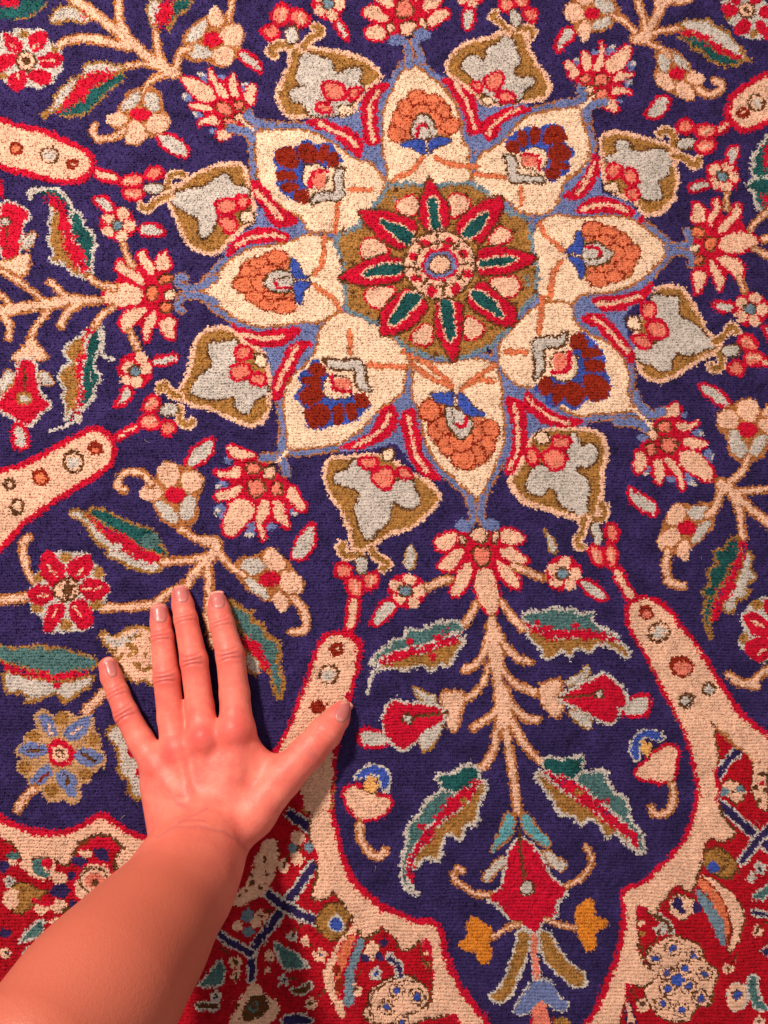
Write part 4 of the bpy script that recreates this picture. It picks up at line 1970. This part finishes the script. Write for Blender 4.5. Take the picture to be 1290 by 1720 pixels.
vz = rg.normal(0, .00025, vx.shape)+np.where(np.arange(len(oy_))[:, None] % 2 == 0, -.0003, .0002)
inn = (vx >= X0-1e-6) & (vx <= X1+1e-6) & (vy >= Y0-1e-6) & (vy <= Y1+1e-6); vz[inn] = -.0004
b = (np.arange(len(oy_)-1)[:, None]*len(ox_)+np.arange(len(ox_)-1)[None])
q = np.stack([b, b+1, b+len(ox_)+1, b+len(ox_)], -1)[outside]
outer = pile_object('outer_pile', carpet, np.stack([vx, vy, vz], -1).reshape(-1, 3).astype(np.float32), q, dye[outside], rg.uniform(0, 1, len(q)))
outer['kind'] = 'stuff'
# woven cotton backing under the pile
x0, x1, y0, y1 = ox_[0], ox_[-1], oy_[0], oy_[-1]
me = bpy.data.meshes.new('backing')
zt, zb = -.0028, -.0095
me.from_pydata([(x0,y0,zb),(x1,y0,zb),(x1,y1,zb),(x0,y1,zb),(x0,y0,zt),(x1,y0,zt),(x1,y1,zt),(x0,y1,zt)], [], [(3,2,1,0),(4,5,6,7),(0,1,5,4),(1,2,6,5),(2,3,7,6),(3,0,4,7)])
me.materials.append(WOOL_MATS['l'])
bk = bpy.data.objects.new('backing', me); scene.collection.objects.link(bk); bk.parent = carpet

# a little lint caught in the pile
def lint_mesh(nf=70):
    V, Fc = [], []
    for _ in range(nf):
        u, v = rg.uniform(-40, CW+40), rg.uniform(-40, CH+40); x, y = to_plane(u, v); a = rg.uniform(0, 6.28); L_ = rg.uniform(.002, .006); r_ = rg.uniform(.00007, .00013); bend = rg.normal(0, 1.2)
        b0 = len(V); seg = 5
        for k in range(seg+1):
            t = k/seg; ang = a+bend*t; cx = x+L_*t*math.cos(ang); cy = y+L_*t*math.sin(ang); cz = .0008+.0006*math.sin(math.pi*t)
            for h_ in range(3):
                w_ = h_*2.094; V.append((cx-math.sin(ang)*r_*math.cos(w_), cy+math.cos(ang)*r_*math.cos(w_), cz+r_*math.sin(w_)))
        for k in range(seg):
            for h_ in range(3): i0 = b0+k*3+h_; i1 = b0+k*3+(h_+1) % 3; Fc.append((i0, i1, i1+3, i0+3))
    me = bpy.data.meshes.new('lint'); me.from_pydata(V, [], Fc); me.materials.append(WOOL_MATS['w']); me.update(); return me
lint = bpy.data.objects.new('lint', lint_mesh()); scene.collection.objects.link(lint); lint.parent = carpet; lint['kind'] = 'stuff'

# ---------------------------------------------------------------- hand and forearm (one continuous skin, five nails)
def J(u, v, z): x, y = to_plane(u, v, z/1000); return np.array([x, y, z/1000])
mm = .001
# joints as (drawing u, v, height mm, radius mm): fingertip ... knuckle
FING = dict(
    little=[(182, 1119, 6.0, 6.9), (187, 1137, 7.2, 7.4), (198, 1164, 8.6, 7.7), (212, 1199, 10.4, 8.5), (236, 1243, 11.0, 9.2), (262, 1284, 13.0, 10.5)],
    ring=[(268, 1029, 6.0, 6.9), (270, 1046, 7.4, 7.5), (273, 1070, 8.8, 8.0), (280, 1138, 11.4, 9.5), (287, 1205, 11.8, 9.4), (297, 1262, 15.5, 11.0)],
    middle=[(304, 1000, 6.0, 7.0), (307, 1016, 7.6, 7.8), (312, 1040, 9.2, 8.4), (326, 1110, 12.0, 9.8), (336, 1186, 12.4, 9.9), (343, 1246, 17.0, 11.5)],
    index=[(366, 1011, 6.0, 7.0), (368, 1026, 7.4, 8.2), (373, 1048, 9.0, 8.9), (387, 1101, 11.6, 10.3), (394, 1165, 12.4, 10.7), (398, 1226, 16.5, 12.0)],
    thumb=[(574, 1193, 7.0, 6.8), (566, 1206, 9.0, 9.0), (547, 1230, 12.5, 11.6), (518, 1262, 14.0, 12.0), (476, 1306, 16.0, 13.4), (424, 1366, 20.0, 15.5)])
def rcone(P, a, b, ra, rb, sz=1.0):
    """distance to a tapered capsule; sz > 1 flattens it"""
    s = np.array([1, 1, sz]); p = (P-a)*s; e = (b-a)*s
    L2 = e@e; t = np.clip(p@e/L2, 0, 1)
    q = p-t[:, None]*e
    return np.sqrt((q*q).sum(1))-(ra+(rb-ra)*t)
def smin(a, b, k):
    h = np.clip(.5+.5*(b-a)/k, 0, 1)
    return b+(a-b)*h-k*h*(1-h)
CHAINS = {n: [(J(u, v, z), r*mm) for u, v, z, r in c] for n, c in FING.items()}
WR = {'little': J(285, 1392, 21), 'ring': J(316, 1396, 24), 'middle': J(346, 1398, 26), 'index': J(376, 1396, 26)}
ARM = [(J(340, 1384, 21), 24*mm), (J(331, 1434, 35), 26*mm), (J(298, 1496, 64), 28.5*mm), (J(236, 1580, 104), 33*mm), (J(163, 1674, 142), 36.5*mm), (J(60, 1800, 180), 40*mm)]
def skin(P):
    d = None
    # metacarpals make the back of the hand
    for n in ('little', 'ring', 'middle', 'index'):
        k, r = CHAINS[n][-1]
        m = rcone(P, k, WR[n], r, 14*mm, 1.12)
        d = m if d is None else smin(d, m, 9*mm)
    # palm body, little-finger edge and thumb pad
    d = smin(d, rcone(P, J(300, 1300, 12), J(322, 1372, 14), 17*mm, 19*mm, 1.25), 9*mm)
    d = smin(d, rcone(P, J(272, 1318, 11), J(290, 1385, 13), 13.5*mm, 15*mm), 8*mm)
    d = smin(d, rcone(P, J(385, 1290, 13), J(372, 1376, 15), 16*mm, 19*mm, 1.15), 9*mm)
    th = CHAINS['thumb']
    for (a, ra), (b, rb) in zip(th[2:], th[3:]):
        pass
    t = None
    for (a, ra), (b, rb) in zip(th, th[1:]):
        m = rcone(P, a, b, ra, rb); t = m if t is None else smin(t, m, 3*mm)
    t = smin(t, rcone(P, th[-1][0], J(388, 1398, 22), th[-1][1], 17*mm), 6*mm)
    d = smin(d, t, 8*mm)
    # web of skin between thumb and first finger
    d = smin(d, rcone(P, J(420, 1262, 11), J(462, 1300, 13), 7.5*mm, 10*mm), 9*mm)
    d = smin(d, rcone(P, J(408, 1240, 12), J(425, 1300, 13), 8*mm, 10*mm), 8*mm)
    # forearm rising from the wrist towards the shoulder
    f = None
    for (a, ra), (b, rb) in zip(ARM, ARM[1:]):
        m = rcone(P, a, b, ra, rb, 1.18 if a[2] < .05 else 1.1); f = m if f is None else smin(f, m, 26*mm)
    d = smin(d, f, 6*mm)
    # fingers
    for n in ('little', 'ring', 'middle', 'index'):
        c = CHAINS[n]; g = None
        for (a, ra), (b, rb) in zip(c, c[1:]):
            m = rcone(P, a, b, ra, rb); g = m if g is None else smin(g, m, 2.2*mm)
        # nearest-finger webs blend only near the knuckle
        far = np.linalg.norm(P[:, :2]-c[-1][0][:2], axis=1)
        d = np.where(far < .034, smin(d, g, 4.5*mm), smin(d, g, 1.0*mm))
        # knuckle heads
    for u, v, z, r in ((262, 1280, 18.5, 7), (300, 1258, 21.5, 7.5), (342, 1240, 24, 8), (392, 1228, 23.5, 8)):
        d = smin(d, np.linalg.norm(P-J(u, v, z), axis=1)-r*mm, 8*mm)
    # extensor tendons, faint ridges on the back of the hand
    for a, b, r in ((J(264, 1292, 24.0), J(300, 1345, 31.5), 2.2), (J(302, 1276, 27), J(318, 1340, 33.5), 1.6), (J(296, 1322, 29.5), J(312, 1334, 33), 2.0)):
        d = smin(d, rcone(P, a, b, r*mm, r*.8*mm), 7*mm)
    # bone at the outer wrist
    d = smin(d, np.linalg.norm(P-J(292, 1392, 36), axis=1)-9*mm, 9*mm)
    # joint creases: shallow grooves across the finger backs
    def groove(c0, c1, c2, amp, w):
        nonlocal d
        e = c2-c0; L = np.linalg.norm(e); e = e/L; n = np.array([-e[1], e[0], 0])
        s = (P-c1)@e; q = (P-c1)@n
        up = np.clip((P[:, 2]-c1[2])/(3*mm), 0, 1)
        near = (np.abs(q) < 9*mm)*(np.abs(s) < 8*mm)*up*np.clip(1-(np.abs(q)/(8*mm))**4, 0, 1)
        for off, k in ((-2.6*mm, .7), (0, 1.), (2.4*mm, .8)):
            d = d+near*k*amp*np.exp(-((s-off-q*q*30*np.sign(off))/w)**2)
        d = d-near*.55*mm*np.exp(-(s/(5.5*mm))**2)
    for n in ('little', 'ring', 'middle', 'index'):
        c = [x[0] for x in CHAINS[n]]
        groove(c[2], c[3], c[4], 1.35*mm, .72*mm)
        groove(c[1], c[2], c[3], 1.0*mm, .66*mm)
    c = [x[0] for x in th]; groove(c[1], c[2], c[3], .35*mm, .7*mm)
    # skin folds where the wrist bends back
    for pts, amp, w in (([(290, 1389), (337, 1388), (378, 1399), (400, 1412), (419, 1430)], .9, 1.5), ([(264, 1407), (295, 1386), (318, 1373), (348, 1359), (380, 1357)], .8, 1.2), ([(300, 1380), (325, 1377), (345, 1379)], .5, .8)):
        uu, vv = to_draw(P[:, 0], P[:, 1], P[:, 2]); pp = np.array(pts, float)
        dd = np.full(len(P), 1e9)
        for a, b in zip(pp, pp[1:]):
            e = b-a; tt = np.clip(((uu-a[0])*e[0]+(vv-a[1])*e[1])/(e@e), 0, 1)
            dd = np.minimum(dd, np.hypot(uu-a[0]-tt*e[0], vv-a[1]-tt*e[1]))
        ends = np.clip(np.minimum(np.hypot(uu-pp[0, 0], vv-pp[0, 1]), np.hypot(uu-pp[-1, 0], vv-pp[-1, 1]))/22, 0, 1)
        d = d+ends*amp*mm*np.exp(-(dd/2.6/w)**2)*np.clip((P[:, 2]-.022)/.006, 0, 1)
    return d

HS = .0008
lo = np.array([min(p[0] for c in CHAINS.values() for p, r in c for p in [p])-.012, 0, -.012])
allp = [(p, r) for c in CHAINS.values() for p, r in c]+ARM
lo = np.min([p-r for p, r in allp], 0)-.006; hi = np.max([p+r for p, r in allp], 0)+.006
lo[2] = max(lo[2], -.010)
BL = 8
nb = np.ceil((hi-lo)/(HS*BL)).astype(int)
n = nb*BL
D = np.empty(n, np.float32)
cb = np.stack(np.meshgrid(*[lo[a]+(np.arange(nb[a])*BL+BL/2-.5)*HS for a in range(3)], indexing='ij'), -1).reshape(-1, 3)
dc = skin(cb)
D[:] = np.repeat(np.repeat(np.repeat(dc.reshape(nb), BL, 0), BL, 1), BL, 2)
act = np.argwhere(np.abs(dc.reshape(nb)) < HS*BL*1.45)
off = np.stack(np.meshgrid(*[np.arange(BL)]*3, indexing='ij'), -1).reshape(-1, 3)
idx = (act[:, None]*BL+off[None]).reshape(-1, 3)
vals = np.concatenate([skin(lo+HS*ch) for ch in np.array_split(idx, max(1, len(idx)//150000))])
D[idx[:, 0], idx[:, 1], idx[:, 2]] = vals
# naive surface nets
neg = D < 0
s = [slice(0, -1), slice(1, None)]
cnt = sum(neg[s[a], s[b], s[c]].astype(np.uint8) for a in (0, 1) for b in (0, 1) for c in (0, 1))
cells = np.argwhere((cnt > 0) & (cnt < 8))
cid = np.full(cnt.shape, -1, np.int32); cid[tuple(cells.T)] = np.arange(len(cells))
acc = np.zeros((len(cells), 3)); num = np.zeros(len(cells))
for a in range(3):
    o1, o2 = [x for x in range(3) if x != a]
    for p in (0, 1):
        for q in (0, 1):
            st = np.zeros(3, int); st[o1] = p; st[o2] = q; en = st.copy(); en[a] = 1
            v0 = D[tuple((cells+st).T)]; v1 = D[tuple((cells+en).T)]
            m = (v0 < 0) != (v1 < 0); t = np.where(m, v0/np.where(m, v0-v1, 1), 0)
            pos = np.tile(st.astype(float), (len(cells), 1)); pos[:, a] = t
            acc[m] += pos[m]; num[m] += 1
hv = lo+HS*(cells+acc/num[:, None])
faces = []
for a in range(3):
    o1, o2 = (a+1) % 3, (a+2) % 3
    sl0 = [slice(None)]*3; sl1 = [slice(None)]*3; sl0[a] = slice(0, -1); sl1[a] = slice(1, None)
    ch = neg[tuple(sl0)] != neg[tuple(sl1)]
    e = np.argwhere(ch); e = e[(e[:, o1] > 0) & (e[:, o2] > 0)]
    e = e[(e < np.array(cnt.shape)).all(1)]
    def cidx(d1, d2):
        k = e.copy(); k[:, o1] += d1; k[:, o2] += d2; return cid[tuple(k.T)]
    qd = np.stack([cidx(-1, -1), cidx(0, -1), cidx(0, 0), cidx(-1, 0)], 1)
    flip = ~neg[tuple(e.T)]
    qd[flip] = qd[flip][:, ::-1]
    faces.append(qd)
hf = np.concatenate(faces); hf = hf[(hf >= 0).all(1)]
# relax the net a little
src = np.concatenate([hf[:, 0], hf[:, 1], hf[:, 2], hf[:, 3]]); dst = np.concatenate([hf[:, 1], hf[:, 2], hf[:, 3], hf[:, 0]])
for _ in range(1):
    sm = np.zeros_like(hv); c = np.zeros(len(hv))
    for a in range(3): sm[:, a] = np.bincount(src, hv[dst, a], len(hv))+np.bincount(dst, hv[src, a], len(hv))
    c = np.bincount(src, minlength=len(hv))+np.bincount(dst, minlength=len(hv))
    hv = hv*.55+.45*sm/np.maximum(c, 1)[:, None]

me = bpy.data.meshes.new('person')
me.vertices.add(len(hv)); me.vertices.foreach_set('co', hv.astype(np.float32).ravel())
me.loops.add(4*len(hf)); me.loops.foreach_set('vertex_index', hf.astype(np.int32).ravel())
me.polygons.add(len(hf)); me.polygons.foreach_set('loop_start', np.arange(0, 4*len(hf), 4, dtype=np.int32))
me.polygons.foreach_set('use_smooth', np.ones(len(hf), bool))
# blood under the skin: knuckles, joints and fingertips are redder
flush = np.zeros(len(hv))
spots = [(J(u, v, z), r, k) for u, v, z, r, k in ((290, 1262, 26, 8, 1.), (336, 1233, 30, 9, 1.1), (395, 1222, 30, 14, .8), (258, 1284, 24, 9, .7))]
for nme, c in CHAINS.items():
    spots += [(c[0][0]+np.array([0, 0, .005]), 11, .75), (c[3][0]+np.array([0, 0, .008]), 9, .75 if nme != 'thumb' else .3), (c[2][0]+np.array([0, 0, .006]), 7, .5)]
for p, r, k in spots: flush += k*np.exp(-((hv-p)**2).sum(1)/(r*mm)**2)
# forearm shade, painted in as darker skin that deepens with height
hu, hvv = to_draw(hv[:, 0], hv[:, 1], hv[:, 2])
tan_shade = np.clip((hv[:, 2]-.034)/.075, 0, 1)**.8
# veins on the back of the hand, plus shade painted into the joint and wrist folds
def near_line(pts):
    pp = np.array(pts, float); dd = np.full(len(hv), 1e9)
    for a, b in zip(pp, pp[1:]):
        e = b-a; tt = np.clip(((hu-a[0])*e[0]+(hvv-a[1])*e[1])/(e@e), 0, 1)
        dd = np.minimum(dd, np.hypot(hu-a[0]-tt*e[0], hvv-a[1]-tt*e[1]))
    return dd
top_side = np.clip((hv[:, 2]-.014)/.006, 0, 1)
vein_fold_shade = np.zeros(len(hv))
for pts, w, k in (([(268, 1296), (276, 1318), (290, 1336), (308, 1336), (314, 1322)], 4, .30), ([(290, 1336), (298, 1352), (318, 1358)], 4, .34), ([(322, 1262), (332, 1286), (326, 1306), (336, 1322)], 4, .22),
                  ([(352, 1258), (350, 1280), (362, 1292)], 4, .16), ([(298, 1350), (306, 1352)], 5, .5),
                  ([(290, 1389), (337, 1388), (378, 1399), (400, 1412), (419, 1430)], 3.2, .28), ([(264, 1407), (295, 1386), (318, 1373), (348, 1359)], 2.4, .35), ([(300, 1380), (325, 1377), (345, 1379)], 1.8, .4)):
    vein_fold_shade = np.maximum(vein_fold_shade, min(1, 1.6*k)*np.exp(-(near_line(pts)/w)**2)*top_side)
for n_ in ('little', 'ring', 'middle', 'index', 'thumb'):
    c = FING[n_]
    for k_, sp, am in ((3, (-6, -2, 2, 6), .42), (2, (-2.5, 2.5), .34)):
        a = np.array(c[k_-1][:2], float); b = np.array(c[k_][:2], float); e = np.array(c[k_+1][:2], float)-a; e /= np.hypot(*e); nn = np.array([-e[1], e[0]]); hw = c[k_][3]*1.45
        for s_ in sp:
            arc = [b+e*(s_+(1 if s_ > 0 else -1)*(-2.2)*(q_*q_))+nn*hw*q_ for q_ in (-1, -.5, 0, .5, 1)]
            vein_fold_shade = np.maximum(vein_fold_shade, 1.7*am*rg.uniform(.6, 1.1)*np.exp(-(near_line(arc)/1.25)**2)*np.clip((hv[:, 2]-.008)/.006, 0, 1))
NAILS = (((190, 1135), (181, 1107), 9.5), ((269, 1044), (267, 1016), 13.2), ((306, 1010), (303, 985), 12.3), ((368, 1020), (364, 995), 12.3), ((570, 1210), (584, 1181), 11.5))
for b_, t_, w_ in NAILS:      # crease shade painted along the cuticle and side folds
    b_ = np.array(b_, float); e = np.array(t_, float)-b_; Ln = np.hypot(*e); e /= Ln; nn = np.array([-e[1], e[0]])
    fold = [b_+e*Ln*.9+nn*w_*1.0, b_+e*Ln*.35+nn*w_*1.05, b_-e*1.5+nn*w_*.55, b_-e*3, b_-e*1.5-nn*w_*.55, b_+e*Ln*.35-nn*w_*1.05, b_+e*Ln*.9-nn*w_*1.0]
    vein_fold_shade = np.maximum(vein_fold_shade, .75*np.exp(-(near_line(fold)/1.6)**2)*np.clip((hv[:, 2]-.006)/.004, 0, 1))
at = me.attributes.new('vein', 'FLOAT', 'POINT'); at.data.foreach_set('value', vein_fold_shade.astype(np.float32))
for nm, val in (('flush', np.clip(flush, 0, 1)), ('tan', tan_shade)):
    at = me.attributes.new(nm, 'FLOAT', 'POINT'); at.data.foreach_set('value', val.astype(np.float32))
me.update(calc_edges=True)

def skin_mat():
    m = bpy.data.materials.new('skin'); m.use_nodes = True; nt = m.node_tree; nt.nodes.clear(); L = nt.links.new
    out = nd(nt, 'ShaderNodeOutputMaterial'); b = nd(nt, 'ShaderNodeBsdfPrincipled')
    tc = nd(nt, 'ShaderNodeTexCoord')
    n1 = nd(nt, 'ShaderNodeTexNoise'); n1.inputs['Scale'].default_value = 60; n1.inputs['Detail'].default_value = 7; n1.inputs['Roughness'].default_value = .62
    n2 = nd(nt, 'ShaderNodeTexNoise'); n2.inputs['Scale'].default_value = 420; n2.inputs['Detail'].default_value = 3
    v = nd(nt, 'ShaderNodeTexVoronoi'); v.inputs['Scale'].default_value = 620; v.feature = 'DISTANCE_TO_EDGE'
    for t in (n1, n2, v): L(tc.outputs['Object'], t.inputs['Vector'])
    def mix(fac, a, c):
        q = nd(nt, 'ShaderNodeMix', data_type='RGBA')
        (L(fac, q.inputs['Factor']) if not isinstance(fac, float) else setattr(q.inputs['Factor'], 'default_value', fac))
        for s_, x in ((6, a), (7, c)):
            if isinstance(x, tuple): q.inputs[s_].default_value = x
            else: L(x, q.inputs[s_])
        return q.outputs[2]
    fl = nd(nt, 'ShaderNodeAttribute'); fl.attribute_name = 'flush'
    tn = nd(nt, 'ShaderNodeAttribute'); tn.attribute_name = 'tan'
    cr = nd(nt, 'ShaderNodeMapRange'); cr.inputs[1].default_value = .36; cr.inputs[2].default_value = .66; L(n1.outputs['Fac'], cr.inputs[0])
    base = mix(cr.outputs[0], SKIN_A, SKIN_B)
    base = mix(tn.outputs['Fac'], base, SKIN_ARM_SHADED)  # blends in the painted forearm shade
    base = mix(fl.outputs['Fac'], base, SKIN_RED)
    vn = nd(nt, 'ShaderNodeAttribute'); vn.attribute_name = 'vein'
    base = mix(vn.outputs['Fac'], base, (.42, .115, .105, 1))  # vein colour, also used as painted shade in the folds
    L(base, b.inputs['Base Color'])
    b.inputs['Roughness'].default_value = .47; b.inputs['Specular IOR Level'].default_value = .30
    b.inputs['Subsurface Weight'].default_value = .12; b.inputs['Subsurface Radius'].default_value = (1, .35, .2); b.inputs['Subsurface Scale'].default_value = .0035
    ad = nd(nt, 'ShaderNodeMath', operation='ADD'); L(n2.outputs['Fac'], ad.inputs[0]); L(v.outputs['Distance'], ad.inputs[1])
    bp = nd(nt, 'ShaderNodeBump'); bp.inputs['Strength'].default_value = .42; bp.inputs['Distance'].default_value = .00042
    L(ad.outputs[0], bp.inputs['Height']); L(bp.outputs[0], b.inputs['Normal']); L(b.outputs[0], out.inputs[0])
    return m
SKIN_A = (.79, .215, .158, 1); SKIN_B = (.65, .134, .103, 1); SKIN_ARM_SHADED = (.45, .112, .069, 1); SKIN_RED = (.62, .090, .078, 1)  # arm colour is hand skin with shade painted in
me.materials.append(skin_mat())
person = bpy.data.objects.new('person', me); scene.collection.objects.link(person)
person['label'] = 'bare left hand and forearm of a person, palm down with fingers spread on the carpet'
person['category'] = 'person'

def nail_mat():
    m = bpy.data.materials.new('nail'); m.use_nodes = True; nt = m.node_tree; b = nt.nodes['Principled BSDF']; L = nt.links.new
    at = nd(nt, 'ShaderNodeAttribute'); at.attribute_name = 'tip'
    q = nd(nt, 'ShaderNodeMix', data_type='RGBA'); q.inputs[6].default_value = (.47, .138, .130, 1); q.inputs[7].default_value = (.68, .29, .24, 1)
    L(at.outputs['Fac'], q.inputs['Factor']); L(q.outputs[2], b.inputs['Base Color'])
    b.inputs['Roughness'].default_value = .34; b.inputs['Specular IOR Level'].default_value = .4
    b.inputs['Subsurface Weight'].default_value = .15; b.inputs['Subsurface Scale'].default_value = .001
    return m
NAIL = nail_mat()
def fingernail(base_uv, tip_uv, half, tilt=0.0):
    """a thin curved plate lying in the skin from cuticle to tip (drawing units)"""
    a = np.array(base_uv, float); b = np.array(tip_uv, float); e = b-a; L = np.hypot(*e); e /= L; nrm = np.array([-e[1], e[0]])
    na, nb_ = 13, 11; P = np.zeros((na, nb_, 3)); tip = np.zeros((na, nb_))
    for i in range(na):
        t = i/(na-1)
        for j in range(nb_):
            w = (j/(nb_-1)*2-1)
            round_in = 1-.28*max(0, .3-t)/.3*abs(w)**1.5
            uv = a+e*L*(t+(1-abs(w)**2.2)*(.10 if t > .5 else -.10)*abs(t-.5)*2)+nrm*half*w*round_in*(1-.10*t*t)
            # drop onto the skin from above along the line of sight
            z1, z0 = .045, .0
            zs = np.linspace(z1, z0, 90); x, y = to_plane(uv[0], uv[1], zs); d = skin(np.stack([x, y, zs], 1))
            k = int(np.argmax(d < .0)) if (d < 0).any() else 89
            if k > 0 and (d < 0).any(): z = zs[k-1]+(zs[k]-zs[k-1])*d[k-1]/(d[k-1]-d[k])
            else: z = .004
            z += .00045-.0005*abs(w)**4-(.0007 if i == 0 else 0)
            x, y = to_plane(uv[0], uv[1], z); P[i, j] = (x, y, z); tip[i, j] = max(np.clip((t-.86+.10*w*w)/.06, 0, 1), .45*np.clip((.24-t-.2*w*w)/.08, 0, 1))
    top = P.reshape(-1, 3); bot = top-np.array([0, 0, .0007])
    n_ = na*nb_; f = []
    for i in range(na-1):
        for j in range(nb_-1):
            k = i*nb_+j; f.append((k, k+1, k+nb_+1, k+nb_)); f.append((n_+k, n_+k+nb_, n_+k+nb_+1, n_+k+1))
    rim = [j for j in range(nb_)]+[i*nb_+nb_-1 for i in range(1, na)]+[(na-1)*nb_+j for j in range(nb_-2, -1, -1)]+[i*nb_ for i in range(na-2, 0, -1)]
    for p, q in zip(rim, rim[1:]+rim[:1]): f.append((p, n_+p, n_+q, q))
    me = bpy.data.meshes.new('fingernail'); me.from_pydata(np.concatenate([top, bot]).tolist(), [], f)
    for pl in me.polygons: pl.use_smooth = True
    at = me.attributes.new('tip', 'FLOAT', 'POINT'); at.data.foreach_set('value', np.concatenate([tip.ravel(), tip.ravel()]).astype(np.float32))
    me.materials.append(NAIL); me.update()
    o = bpy.data.objects.new('fingernail', me); scene.collection.objects.link(o); o.parent = person
    import bmesh
    bm = bmesh.new(); bm.from_mesh(me); bmesh.ops.recalc_face_normals(bm, faces=bm.faces); bm.to_mesh(me); bm.free()
for b_, t_, w_ in NAILS: fingernail(b_, t_, w_)
